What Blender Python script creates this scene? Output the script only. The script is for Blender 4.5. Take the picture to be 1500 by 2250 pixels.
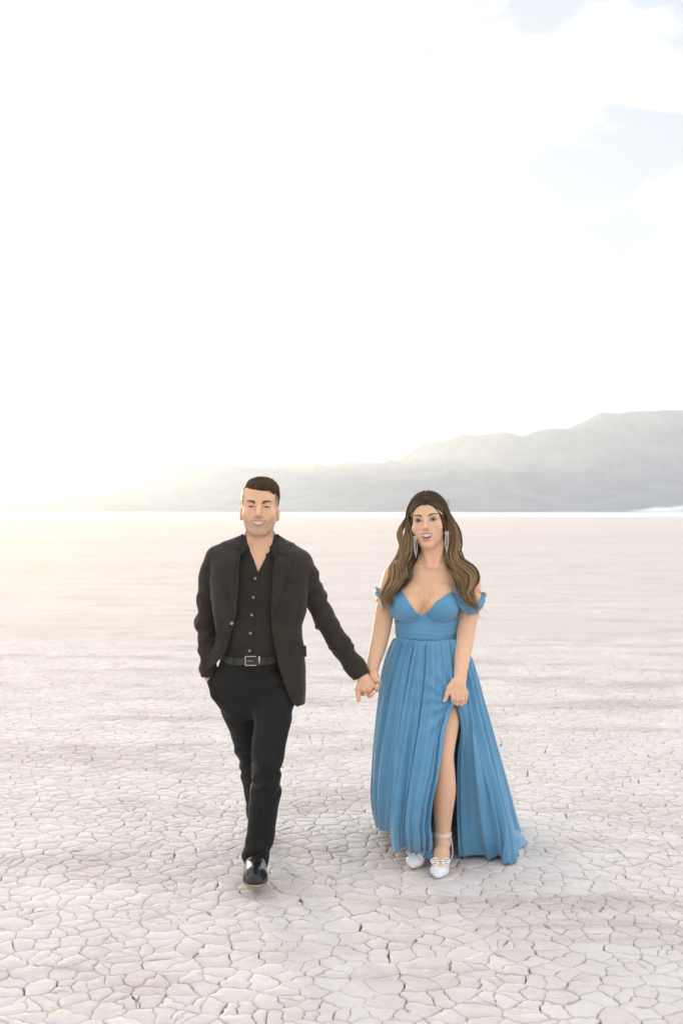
import bpy, math, random
import numpy as np
from mathutils import Vector, Matrix
from mathutils.geometry import delaunay_2d_cdt

# ---------------------------------------------------------------- scene, camera, sky, sun, exposure
for ob in list(bpy.data.objects):
    bpy.data.objects.remove(ob)
SC = bpy.context.scene
COL = SC.collection
random.seed(7)
RNG = np.random.default_rng(7)

FPX = 2500.0                       # focal length in pixels of the 1500 x 2250 photograph
EYE = 1.656                        # camera height above the playa
HORIZON = 1122.0
def at(px, py, y):
    """point of the place seen at photograph pixel (px, py) and standing y metres in front of the camera"""
    return np.array([(px - 750.0) * y / FPX, y, EYE - (py - HORIZON) * y / FPX])

cam_data = bpy.data.cameras.new('camera')
cam = bpy.data.objects.new('camera', cam_data)
COL.objects.link(cam)
cam.location = (0, 0, EYE)
cam.rotation_euler = (math.radians(90), 0, 0)
cam_data.sensor_fit = 'VERTICAL'
cam_data.sensor_height = 36.0
cam_data.lens = 36.0 * FPX / 2250.0
cam_data.shift_y = -3.0 / 2250.0
cam_data.clip_start = 0.1
cam_data.clip_end = 20000
cam_data.dof.use_dof = True
cam_data.dof.focus_distance = 5.2
cam_data.dof.aperture_fstop = 3.2
SC.camera = cam

SUN_EL = math.radians(3.0)
SUN_AZ = math.radians(-16.5)       # from +Y towards +X
SUN_DIR = Vector((math.sin(SUN_AZ) * math.cos(SUN_EL), math.cos(SUN_AZ) * math.cos(SUN_EL), math.sin(SUN_EL)))

world = bpy.data.worlds.new('World')
SC.world = world
world.use_nodes = True
def build_world():
    nt = world.node_tree
    for n in list(nt.nodes):
        nt.nodes.remove(n)
    N, L = nt.nodes.new, nt.links.new
    out = N('ShaderNodeOutputWorld')
    bg = N('ShaderNodeBackground')
    bg.inputs['Strength'].default_value = 0.1
    L(bg.outputs[0], out.inputs['Surface'])
    sky = N('ShaderNodeTexSky')
    sky.sky_type = 'NISHITA'
    sky.sun_disc = False
    sky.sun_elevation = SUN_EL
    sky.sun_rotation = SUN_AZ
    sky.air_density = 1.0
    sky.dust_density = 1.5
    sky.ozone_density = 1.5
    # a thin high layer of cloud over the whole sky, laid out on a flat deck above the place
    tc = N('ShaderNodeTexCoord')
    sep = N('ShaderNodeSeparateXYZ')
    L(tc.outputs['Generated'], sep.inputs[0])
    zz = N('ShaderNodeMath'); zz.operation = 'MAXIMUM'; zz.inputs[1].default_value = 0.0
    L(sep.outputs['Z'], zz.inputs[0])
    zp = N('ShaderNodeMath'); zp.operation = 'ADD'; zp.inputs[1].default_value = 0.22
    L(zz.outputs[0], zp.inputs[0])
    dx = N('ShaderNodeMath'); dx.operation = 'DIVIDE'
    dy = N('ShaderNodeMath'); dy.operation = 'DIVIDE'
    L(sep.outputs['X'], dx.inputs[0]); L(zp.outputs[0], dx.inputs[1])
    L(sep.outputs['Y'], dy.inputs[0]); L(zp.outputs[0], dy.inputs[1])
    cmb = N('ShaderNodeCombineXYZ')
    L(dx.outputs[0], cmb.inputs[0]); L(dy.outputs[0], cmb.inputs[1])
    mp = N('ShaderNodeMapping')
    mp.inputs['Location'].default_value = CLOUD_OFFSET
    L(cmb.outputs[0], mp.inputs[0])
    n1 = N('ShaderNodeTexNoise'); n1.inputs['Scale'].default_value = 3.4; n1.inputs['Detail'].default_value = 9; n1.inputs['Roughness'].default_value = 0.5
    n1.inputs['Distortion'].default_value = 0.25
    L(mp.outputs[0], n1.inputs['Vector'])
    rmp = N('ShaderNodeValToRGB')
    rmp.color_ramp.interpolation = 'EASE'
    rmp.color_ramp.elements[0].position = 0.42
    rmp.color_ramp.elements[0].color = (2.75, 2.9, 3.1, 1)      # thin blue grey veil between clouds
    rmp.color_ramp.elements[1].position = 0.69
    rmp.color_ramp.elements[1].color = (10.2, 10.05, 9.8, 1)     # bright cloud
    L(n1.outputs['Fac'], rmp.inputs['Fac'])
    # forward scattering through the cloud: brighter towards the sun
    dot = N('ShaderNodeVectorMath'); dot.operation = 'DOT_PRODUCT'
    L(tc.outputs['Generated'], dot.inputs[0])
    dot.inputs[1].default_value = SUN_DIR
    mr = N('ShaderNodeMapRange'); mr.inputs['From Min'].default_value = 0.87; mr.inputs['From Max'].default_value = 1.0
    mr.inputs['To Min'].default_value = 1.0; mr.inputs['To Max'].default_value = 1.7
    L(dot.outputs['Value'], mr.inputs['Value'])
    mul = N('ShaderNodeVectorMath'); mul.operation = 'SCALE'
    L(rmp.outputs['Color'], mul.inputs[0]); L(mr.outputs[0], mul.inputs['Scale'])
    mix = N('ShaderNodeMix'); mix.data_type = 'RGBA'
    mix.inputs['Factor'].default_value = 0.9
    L(sky.outputs[0], mix.inputs['A']); L(mul.outputs[0], mix.inputs['B'])
    L(mix.outputs['Result'], bg.inputs['Color'])
CLOUD_OFFSET = (0.0, 0.0, 0.0)
build_world()

sun_data = bpy.data.lights.new('sun', 'SUN')
sun_data.energy = 2.1
sun_data.angle = math.radians(2.0)
sun_data.color = (1.0, 0.74, 0.42)
sun = bpy.data.objects.new('sun', sun_data)
sun.rotation_euler = (-SUN_DIR).to_track_quat('-Z', 'Y').to_euler()
COL.objects.link(sun)

SC.view_settings.view_transform = 'Standard'
SC.view_settings.look = 'None'
SC.view_settings.exposure = 1.57
SC.view_settings.gamma = 1.0
SC.view_settings.use_curve_mapping = False
SC.render.engine = 'CYCLES'
SC.cycles.use_denoising = True
SC.cycles.max_bounces = 8
SC.cycles.diffuse_bounces = 4
SC.cycles.volume_bounces = 1
SC.cycles.sample_clamp_indirect = 6.0

# ---------------------------------------------------------------- helpers
def link(name, me, parent=None, mats=(), smooth=True):
    ob = bpy.data.objects.new(name, me)
    COL.objects.link(ob)
    for m in (mats if isinstance(mats, (list, tuple)) else [mats]):
        if len(me.materials) < 8:
            me.materials.append(m)
    if parent is not None:
        ob.parent = parent
    if smooth and len(me.polygons):
        me.polygons.foreach_set('use_smooth', np.ones(len(me.polygons), dtype=bool))
    me.update()
    return ob

def mesh_np(name, V, F):
    """V (n,3); F list of tuples or an (m,k) array"""
    me = bpy.data.meshes.new(name)
    V = np.asarray(V, dtype=np.float32)
    if isinstance(F, np.ndarray):
        m, k = F.shape
        me.vertices.add(len(V)); me.vertices.foreach_set('co', V.ravel())
        me.loops.add(m * k); me.loops.foreach_set('vertex_index', F.astype(np.int32).ravel())
        me.polygons.add(m)
        me.polygons.foreach_set('loop_start', np.arange(0, m * k, k, dtype=np.int32))
        me.polygons.foreach_set('loop_total', np.full(m, k, dtype=np.int32))
        me.update(calc_edges=True); me.validate()
    else:
        me.from_pydata([tuple(map(float, v)) for v in V], [], F)
        me.update()
    return me

def set_color(me, rgb, name='Col'):
    a = me.color_attributes.new(name, 'FLOAT_COLOR', 'POINT')
    c = np.ones((len(me.vertices), 4), dtype=np.float32)
    c[:, :3] = rgb
    a.data.foreach_set('color', c.ravel())

class Mat:
    """small wrapper to write node materials compactly"""
    def __init__(self, name):
        self.m = bpy.data.materials.new(name)
        self.m.use_nodes = True
        self.nt = self.m.node_tree
        self.b = self.nt.nodes['Principled BSDF']
        self.out = self.nt.nodes['Material Output']
    def n(self, t, **kw):
        nd = self.nt.nodes.new('ShaderNode' + t)
        for k, v in kw.items():
            if k[0] == '_':
                setattr(nd, k[1:], v)
            else:
                nd.inputs[k.replace('__', ' ')].default_value = v
        return nd
    def l(self, a, b):
        self.nt.links.new(a, b)
    def set(self, **kw):
        for k, v in kw.items():
            self.b.inputs[k.replace('__', ' ')].default_value = v
        return self
    def noise(self, scale, detail=4, rough=0.55, vec=None, dist=0.0):
        nd = self.n('TexNoise', Scale=scale, Detail=detail, Roughness=rough, Distortion=dist)
        if vec is None:
            vec = self.coord()
        self.l(vec, nd.inputs['Vector'])
        return nd.outputs['Fac']
    def coord(self):
        if not hasattr(self, '_tc'):
            self._tc = self.n('NewGeometry').outputs['Position']
        return self._tc
    def ramp(self, fac, stops, interp='LINEAR'):
        r = self.n('ValToRGB')
        r.color_ramp.interpolation = interp
        e = r.color_ramp.elements
        while len(e) < len(stops):
            e.new(0.5)
        for i, (p, c) in enumerate(stops):
            e[i].position = p
            e[i].color = (c, c, c, 1) if isinstance(c, (int, float)) else (*c, 1)
        self.l(fac, r.inputs['Fac'])
        return r.outputs['Color']
    def mix(self, fac, a, b, mode='MIX'):
        m = self.n('Mix', _data_type='RGBA', _blend_type=mode)
        for s, v in (('Factor', fac), ('A', a), ('B', b)):
            if isinstance(v, bpy.types.NodeSocket):
                self.l(v, m.inputs[s])
            elif isinstance(v, (int, float)):
                m.inputs[s].default_value = v if s == 'Factor' else (v, v, v, 1)
            else:
                m.inputs[s].default_value = (*v, 1)
        return m.outputs['Result']
    def math(self, op, a, b=0.0, clamp=False):
        m = self.n('Math', _operation=op, _use_clamp=clamp)
        for i, v in enumerate((a, b)):
            if isinstance(v, bpy.types.NodeSocket):
                self.l(v, m.inputs[i])
            else:
                m.inputs[i].default_value = v
        return m.outputs[0]
    def bump(self, height, strength=0.3, distance=0.01, normal=None):
        b = self.n('Bump', Strength=strength, Distance=distance)
        self.l(height, b.inputs['Height'])
        if normal is not None:
            self.l(normal, b.inputs['Normal'])
        self.l(b.outputs['Normal'], self.b.inputs['Normal'])
        return b.outputs['Normal']
    def color(self, sock):
        self.l(sock, self.b.inputs['Base Color'])
        return self

def fsm(a, b, x):
    t = np.clip((x - a) / (b - a), 0, 1)
    return t * t * (3 - 2 * t)
# ---------------------------------------------------------------- the playa: cracked mud
def playa_color(M, dark=1.0):
    p = M.coord()
    big = M.noise(0.35, 5, 0.6, p)
    mid = M.noise(2.3, 6, 0.62, p)
    fine = M.noise(38, 5, 0.6, p)
    base = M.mix(M.ramp(mid, [(0.3, 0.0), (0.72, 1.0)]), (0.60, 0.545, 0.52), (0.73, 0.685, 0.665))
    base = M.mix(M.ramp(fine, [(0.25, 0.35), (0.6, 0.0)]), base, (0.47, 0.40, 0.37))
    # rubbed, crumbled patches and old wheel tracks
    mpn = M.n('Mapping', Scale=(0.55, 1.6, 1.0), Rotation=(0, 0, math.radians(28)))
    M.l(p, mpn.inputs['Vector'])
    pat = M.noise(0.9, 7, 0.7, mpn.outputs[0], 0.4)
    crumb = M.noise(70, 3, 0.7, p)
    pm = M.math('MULTIPLY', M.ramp(pat, [(0.50, 0.0), (0.62, 1.0)]), M.ramp(crumb, [(0.3, 1.0), (0.7, 0.3)]))
    base = M.mix(M.math('MULTIPLY', pm, 0.78), base, (0.37, 0.30, 0.25))
    base = M.mix(M.ramp(big, [(0.42, 0.0), (0.7, 0.35)]), base, (0.56, 0.49, 0.465))
    return base, mid, fine, pm

def make_plate_material():
    M = Mat('dried_mud')
    base, mid, fine, pm = playa_color(M)
    tint = M.n('Attribute', _attribute_name='tint')
    base = M.mix(0.16, base, M.mix(tint.outputs['Fac'], (0.58, 0.51, 0.48), (0.82, 0.77, 0.75)))
    M.color(base).set(Roughness=0.93)
    M.b.inputs['Specular IOR Level'].default_value = 0.2
    vor = M.n('TexVoronoi', _feature='DISTANCE_TO_EDGE', Scale=34.0)
    wv = M.n('VectorMath', _operation='MULTIPLY_ADD')
    nz = M.n('TexNoise', Scale=9.0, Detail=3.0)
    M.l(M.coord(), nz.inputs['Vector'])
    M.l(nz.outputs['Color'], wv.inputs[0]); wv.inputs[1].default_value = (0.06, 0.06, 0.06); M.l(M.coord(), wv.inputs[2])
    M.l(wv.outputs[0], vor.inputs['Vector'])
    hair = M.ramp(vor.outputs['Distance'], [(0.0, 0.0), (0.05, 1.0)])
    gate = M.ramp(M.noise(5.0, 3, 0.6), [(0.5, 0.0), (0.62, 1.0)])
    hair = M.mix(gate, (1, 1, 1), hair)
    h = M.math('ADD', M.math('MULTIPLY', fine, 0.5), M.math('MULTIPLY', M.noise(13, 6, 0.62), 2.6))
    h = M.math('ADD', h, M.math('MULTIPLY', hair, 0.25))
    h = M.math('ADD', h, M.math('MULTIPLY', M.math('MULTIPLY', pm, M.noise(120, 3, 0.7)), 1.2))
    M.bump(h, 0.42, 0.009)
    return M.m

def make_far_material():
    M = Mat('playa_surface')
    base, mid, fine, pm = playa_color(M)
    vor = M.n('TexVoronoi', _feature='DISTANCE_TO_EDGE', Scale=11.0)
    wv = M.n('VectorMath', _operation='MULTIPLY_ADD')
    nz = M.n('TexNoise', Scale=5.0, Detail=3.0)
    M.l(M.coord(), nz.inputs['Vector'])
    M.l(nz.outputs['Color'], wv.inputs[0]); wv.inputs[1].default_value = (0.07, 0.07, 0.0); M.l(M.coord(), wv.inputs[2])
    M.l(wv.outputs[0], vor.inputs['Vector'])
    crack = M.ramp(vor.outputs['Distance'], [(0.0, 0.0), (0.045, 1.0)])
    base = M.mix(0.30, base, (0.63, 0.575, 0.555))
    base = M.mix(M.math('ADD', M.math('MULTIPLY', crack, 0.6), 0.4), (0.42, 0.36, 0.33), base)
    streak = M.n('Mapping', Scale=(0.02, 0.11, 1.0))
    M.l(M.coord(), streak.inputs['Vector'])
    sn = M.noise(1.0, 6, 0.62, streak.outputs[0])
    base = M.mix(M.ramp(sn, [(0.45, 0.0), (0.68, 0.4)]), base, (0.50, 0.43, 0.40))
    M.color(base).set(Roughness=0.95)
    M.b.inputs['Specular IOR Level'].default_value = 0.2
    h = M.math('ADD', crack, M.math('MULTIPLY', M.noise(6, 5, 0.6), 1.4))
    M.bump(h, 0.35, 0.02)
    return M.m

MAT_PLATE = make_plate_material()
MAT_FAR = make_far_material()
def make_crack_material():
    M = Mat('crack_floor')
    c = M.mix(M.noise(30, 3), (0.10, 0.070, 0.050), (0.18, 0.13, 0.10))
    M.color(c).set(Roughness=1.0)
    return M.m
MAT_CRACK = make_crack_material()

NEAR0, NEAR1, NEARX = 2.4, 15.5, 4.6       # the strip whose plates are built one by one
def half_width(y):
    return 1.0 + 0.33 * y

def build_ground():
    # one sheet to the horizon, sunk 20 mm where the plates lie
    V, F, MI = [], [], []
    def quad(x0, y0, x1, y1, z, mi):
        i = len(V)
        V.extend([(x0, y0, z), (x1, y0, z), (x1, y1, z), (x0, y1, z)])
        F.append((i, i + 1, i + 2, i + 3)); MI.append(mi)
    X = half_width(NEAR1)
    D = -0.022
    ys = np.linspace(NEAR0, NEAR1, 27)
    for a, b in zip(ys[:-1], ys[1:]):
        w0, w1 = half_width(a), half_width(b)
        i = len(V)
        da = D + (0.0235) * min(max((a - 9.5) / 6.0, 0), 1); db = D + (0.0235) * min(max((b - 9.5) / 6.0, 0), 1)
        e = 0.7
        V.extend([(-w0 + e, a, da), (w0 - e, a, da), (w1 - e, b, db), (-w1 + e, b, db)]); F.append((i, i+1, i+2, i+3)); MI.append(1 if a < 10.5 else 0)
        for s in (-1, 1):                          # the floor comes up to the surface at the sides
            i = len(V)
            V.extend([(s*(w0 - e), a, da), (s*w0, a, 0.0012), (s*w1, b, 0.0012), (s*(w1 - e), b, db)])
            F.append((i, i+1, i+2, i+3) if s > 0 else (i+3, i+2, i+1, i)); MI.append(0)
        for s in (-1, 1):
            i = len(V)
            V.extend([(s*w0, a, 0), (s*3000, a, 0), (s*3000, b, 0), (s*w1, b, 0)])
            F.append((i, i+1, i+2, i+3) if s > 0 else (i+3, i+2, i+1, i)); MI.append(0)
    quad(-3000, -2900, 3000, NEAR0, 0.0, 0)
    yb = [NEAR1, 20, 30, 60, 120, 320, 3000]
    for a, b in zip(yb[:-1], yb[1:]):
        quad(-3000, a, 3000, b, 0.0, 0)
    me = mesh_np('ground', V, F)
    g = link('ground', me, None, [MAT_FAR, MAT_CRACK], smooth=False)
    me.polygons.foreach_set('material_index', np.array(MI, dtype=np.int32))
    g['kind'] = 'structure'
    g['label'] = 'pale cracked dry lake bed stretching to the far shore'
    return g
GROUND = build_ground()

def hash01(*k):
    h = 2166136261
    for v in k:
        h = ((h ^ (int(v) & 0xffffffff)) * 16777619) & 0xffffffff
    h ^= h >> 13; h = (h * 0x5bd1e995) & 0xffffffff; h ^= h >> 15
    return h / 4294967295.0

def lump(x, y):
    """slow swell of the lake bed and of how wide its cracks gape"""
    return (math.sin(1.9 * x + 0.7 * y) + math.sin(-1.1 * x + 2.3 * y + 1.3) + math.sin(3.7 * x - 1.2 * y + 4.0)) / 3.0

def build_plates():
    pts = []
    y = NEAR0 - 0.15
    row = 0
    while y < NEAR1 + 0.25:
        s = 0.079 if y < 7 else 0.085
        w = half_width(y) + 0.1
        n = int(2 * w / s)
        for i in range(n):
            x = -w + (i + 0.5 * (row % 2)) * s
            k = 0.62
            pts.append((x + random.uniform(-k, k) * s, y + random.uniform(-k, k) * s))
        y += s * 0.87
        row += 1
    # thin out some points so that plate sizes vary like real mud
    pts = [p for p in pts if random.random() > 0.22 + 0.2 * lump(0.6 * p[0], 0.6 * p[1])]
    co, _, tris, *_ = delaunay_2d_cdt([Vector(p) for p in pts], [], [], 0, 1e-6)
    P = np.array([(c[0], c[1]) for c in co])
    T = np.array(tris)
    A, B, C = P[T[:, 0]], P[T[:, 1]], P[T[:, 2]]
    d = 2 * (A[:, 0]*(B[:, 1]-C[:, 1]) + B[:, 0]*(C[:, 1]-A[:, 1]) + C[:, 0]*(A[:, 1]-B[:, 1]))
    d[np.abs(d) < 1e-12] = 1e-12
    a2, b2, c2 = (A**2).sum(1), (B**2).sum(1), (C**2).sum(1)
    cc = np.stack([(a2*(B[:, 1]-C[:, 1]) + b2*(C[:, 1]-A[:, 1]) + c2*(A[:, 1]-B[:, 1])) / d,
                   (a2*(C[:, 0]-B[:, 0]) + b2*(A[:, 0]-C[:, 0]) + c2*(B[:, 0]-A[:, 0])) / d], 1)
    around = [[] for _ in P]
    for t, tri in enumerate(T):
        for v in tri:
            around[v].append(t)
    plates = []
    for i, ts in enumerate(around):
        x0, y0 = P[i]
        if len(ts) < 3 or not (NEAR0 + 0.03 < y0 < NEAR1 - 0.06) or abs(x0) > half_width(y0) - 0.08:
            continue
        q = cc[ts]
        if np.abs(q - P[i]).max() > 0.2:
            continue
        ang = np.arctan2(q[:, 1] - y0, q[:, 0] - x0)
        o = np.argsort(ang)
        ts = [ts[k] for k in o]
        q = q[o]
        # drop tiny edges
        keep = [k for k in range(len(q)) if np.hypot(*(q[k] - q[k-1])) > 0.004]
        if len(keep) < 3:
            continue
        tt = [ts[k] for k in keep]; q = q[keep]
        near = y0 < 8.5
        sub = 4 if y0 < 6.2 else (2 if near else 1)
        ring = []; gaps = []
        for k in range(len(q)):
            a, b = q[k], q[(k+1) % len(q)]
            ka, kb = tt[k], tt[(k+1) % len(q)]
            lo, hi = min(ka, kb), max(ka, kb)
            e = b - a
            ln = np.hypot(*e)
            nrm = np.array([-e[1], e[0]]) / max(ln, 1e-9)
            flip = 1 if ka < kb else -1
            mx, my = (a + b) / 2
            r = hash01(lo, hi, 11)
            open_ = 0.5 + 0.5 * lump(mx * 1.3 + 5, my * 1.3)
            gap = 0.0009 + 0.0036 * r ** 2.5 * (0.35 + open_)
            if hash01(lo, hi, 5) > 0.93:
                gap += 0.003
            for j in range(sub):
                t = j / sub
                p = a + e * t
                if j > 0:
                    tu = t if flip > 0 else 1 - t
                    jn = (hash01(lo, hi, int(round(tu * sub)) + 20) - 0.5) * 0.20 * ln
                    p = p + nrm * jn * flip
                    p = p + e * 0.1 * (hash01(lo, hi, int(round(tu * sub)) + 50) - 0.5) * flip
                gj = gap * (0.55 + 0.9 * hash01(lo, hi, 90 + j))
                ring.append(p); gaps.append(gj)
        ring = np.array(ring); gaps = np.array(gaps)
        gaps = np.maximum(gaps, 0.5 * np.roll(gaps, 1))
        c = ring.mean(0)
        plates.append((c, ring, gaps, near))
    return plates

def plate_mesh(c, ring, gaps, near, seed):
    rr = random.Random(seed)
    n = len(ring)
    v = ring - c
    ln = np.maximum(np.hypot(v[:, 0], v[:, 1]), 1e-6)[:, None]
    u = v / ln
    z0 = 0.0022 * lump(c[0] * 2.2, c[1] * 2.2) + rr.uniform(-0.0009, 0.0009) - 0.0025
    tx, ty = rr.gauss(0, 0.008), rr.gauss(0, 0.008)
    dome = rr.uniform(0.0, 0.0026)
    edge = rr.uniform(0.0010, 0.0026)
    r0 = v - u * gaps[:, None]                     # rim
    r1 = r0 * (1 - np.minimum(0.0065 / ln, 0.3))
    def zt(p):
        return z0 + tx * p[:, 0] + ty * p[:, 1]
    low = np.c_[r0 * 0.985, np.full(n, -0.021)]
    rim = np.c_[r0, zt(r0) - edge * (0.7 + 0.6 * np.random.default_rng(seed).random(n))]
    top = np.c_[r1, zt(r1)]
    mid = np.c_[r1 * 0.5, zt(r1 * 0.5) + dome]
    V = [low, rim, top]
    rings = 3
    if near:
        V.append(mid); rings = 4
    V = np.vstack(V + [np.array([[0, 0, z0 + dome * 1.15]])])
    F = []
    for r in range(rings - 1):
        for k in range(n):
            k2 = (k + 1) % n
            F.append((r*n + k, r*n + k2, (r+1)*n + k2, (r+1)*n + k))
    for k in range(n):
        F.append(((rings-1)*n + k, (rings-1)*n + (k+1) % n, rings*n))
    return V, F

def place_plates():
    plates = build_plates()
    # the 300 that show largest: nearest to the camera and inside the frame
    vis = []
    for i, (c, ring, gaps, near) in enumerate(plates):
        px, py = 750 + FPX * c[0] / c[1], HORIZON + FPX * EYE / c[1]
        w = np.ptp(ring[:, 0]) * np.ptp(ring[:, 1]) / c[1] ** 3
        if -10 < px < 1510 and py < 2262:
            vis.append((w, i))
    vis.sort(reverse=True)
    single = {i for _, i in vis[:300]}
    VV, FF, TT, base = [], [], [], 0
    for i, (c, ring, gaps, near) in enumerate(plates):
        V, F = plate_mesh(c, ring, gaps, near, i)
        tint = hash01(i, 77)
        if i in single:
            me = mesh_np('mud_plate', V, F)
            a = me.attributes.new('tint', 'FLOAT', 'POINT')
            a.data.foreach_set('value', np.full(len(V), tint, dtype=np.float32))
            ob = link('mud_plate', me, GROUND, MAT_PLATE)
            ob.location = (c[0], c[1], 0)
        else:
            VV.append(V + np.array([c[0], c[1], 0])); TT.append(np.full(len(V), tint))
            FF.extend([tuple(k + base for k in f) for f in F])
            base += len(V)
    VV = np.vstack(VV)
    me = mesh_np('mud_plate_field', VV, FF)
    a = me.attributes.new('tint', 'FLOAT', 'POINT')
    a.data.foreach_set('value', np.concatenate(TT).astype(np.float32))
    ob = link('mud_plate_field', me, GROUND, MAT_PLATE)
    ob['kind'] = 'stuff'
    return len(plates)
N_PLATES = place_plates()

# ---------------------------------------------------------------- the bright flat beyond: shallow water and salt
def build_lake():
    M = Mat('salt_water')
    c = M.mix(M.ramp(M.noise(0.004, 4), [(0.4, 0.0), (0.65, 1.0)]), (0.88, 0.88, 0.88), (0.80, 0.80, 0.81))
    M.color(c).set(Roughness=0.55)
    V = [(-2990, 0, 0)] * 0
    n = 60
    xs = np.linspace(-2990, 2990, n)
    near = 318 + 6 * np.sin(xs * 0.011) + 4 * np.sin(xs * 0.031 + 1)
    V = np.vstack([np.c_[xs, near, np.full(n, 0.006)], np.c_[xs, np.full(n, 1500.0), np.full(n, 0.006)]])
    F = [(i, i+1, n+i+1, n+i) for i in range(n-1)]
    ob = link('lake', mesh_np('lake', V, F), None, M.m, smooth=False)
    ob['kind'] = 'structure'
    ob['label'] = 'bright white strip of shallow water and salt below the mountains'
build_lake()

# ---------------------------------------------------------------- mountains
def vnoise(x, y, seed):
    xi, yi = np.floor(x).astype(int), np.floor(y).astype(int)
    fx, fy = x - xi, y - yi
    fx = fx*fx*(3-2*fx); fy = fy*fy*(3-2*fy)
    def h(a, b):
        n = (a * 374761393 + b * 668265263 + seed * 1274126177) & 0xffffffff
        n = ((n ^ (n >> 13)) * 1274126177) & 0xffffffff
        return ((n ^ (n >> 16)) & 0xffff) / 65535.0
    return (h(xi, yi)*(1-fx) + h(xi+1, yi)*fx)*(1-fy) + (h(xi, yi+1)*(1-fx) + h(xi+1, yi+1)*fx)*fy

def ridged(x, y, seed, octs=6):
    s = np.zeros_like(x); a = 1.0; w = 0
    for o in range(octs):
        s += a * (1 - np.abs(2 * vnoise(x, y, seed + o) - 1)); w += a
        x, y = x * 2.03 + 3.1, y * 2.03 + 1.7; a *= 0.5
    return s / w

def mountain(name, ridge, dist, depth_front, depth_back, label, seed, x0=-900, x1=2600, nx=520, ny=90, gully=0.3):
    rx = np.array([p[0] for p in ridge], float); ry = np.array([p[1] for p in ridge], float)
    px = np.linspace(x0, x1, nx)
    crest = np.interp(px, rx, ry)
    H = (HORIZON - crest) * dist / FPX
    X = (px - 750) * dist / FPX
    v = np.linspace(-1, 1, ny)
    PX, Vv = np.meshgrid(X, v, indexing='ij')
    HH = np.repeat(H[:, None], ny, 1)
    prof = np.where(Vv < 0, 1 - np.abs(Vv) ** 0.8, 1 - np.abs(Vv) ** 1.3)
    prof = np.clip(prof, 0, 1)
    Y = dist + np.where(Vv < 0, Vv * depth_front, Vv * depth_back)
    sc = 130.0
    rg = ridged(PX / sc, Y / (sc * 1.5), seed)
    fine = ridged(PX / 34.0, Y / 50.0, seed + 20, 4)
    Z = HH * prof * (1 - gully * (1 - prof) ** 0.5 * (1.35 - rg) * 1.5 * (np.abs(Vv) > 0.02))
    Z += HH * 0.05 * (fine - 0.5) * prof * 1.2 * np.minimum(np.abs(Vv) * 8, 1) + HH * 0.012 * (fine - 0.6)
    Z = np.where(np.abs(Vv) > 0.985, -2.0, np.maximum(Z, -1.0))
    V = np.stack([PX, Y, Z], -1).reshape(-1, 3)
    I = np.arange(nx * ny).reshape(nx, ny)
    F = np.stack([I[:-1, :-1], I[1:, :-1], I[1:, 1:], I[:-1, 1:]], -1).reshape(-1, 4)
    M = Mat(name + '_rock')
    c = M.mix(M.ramp(M.noise(0.02, 6, 0.65), [(0.35, 0.0), (0.65, 1.0)]), (0.17, 0.155, 0.155), (0.25, 0.23, 0.22))
    M.color(c).set(Roughness=1.0)
    M.bump(M.noise(0.06, 6, 0.6), 0.8, 6.0)
    ob = link(name, mesh_np(name, V, F), None, M.m)
    ob['kind'] = 'structure'
    ob['label'] = label
    return ob

RIDGE = [(-900, 1085), (-300, 1070), (-60, 1078), (60, 1062), (150, 1050), (215, 1046), (255, 1034), (300, 1021), (350, 1009), (385, 1004), (405, 999),
         (425, 1005), (445, 1014), (470, 1018), (505, 1018), (540, 1020), (580, 1024), (600, 1015), (618, 1010), (640, 1009),
         (665, 1012), (692, 1011), (718, 1018), (740, 1013), (762, 1008), (800, 1009), (842, 1011), (858, 1003), (873, 1005), (895, 992), (932, 968),
         (965, 968), (985, 963), (1016, 948), (1055, 951), (1110, 944), (1148, 954), (1180, 942), (1212, 936), (1245, 938),
         (1262, 930), (1290, 918), (1322, 901), (1358, 904), (1390, 899), (1440, 899), (1472, 896), (1500, 897), (1700, 890), (2000, 930), (2600, 1000)]
FOOT = [(-900, 1108), (300, 1106), (560, 1100), (640, 1088), (700, 1076), (760, 1066), (840, 1052), (930, 1046), (1010, 1030), (1080, 1026),
        (1160, 1036), (1230, 1040), (1300, 1030), (1400, 1044), (1500, 1052), (1800, 1050), (2600, 1090)]
mountain('mountain_range', RIDGE, 1750.0, 300, 260, 'hazy blue grey mountain range rising to the right above the flat', 3, gully=0.22)
mountain('foothills', FOOT, 1420.0, 240, 130, 'lower pale foothills in front of the mountain range', 41, gully=0.34)

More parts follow.
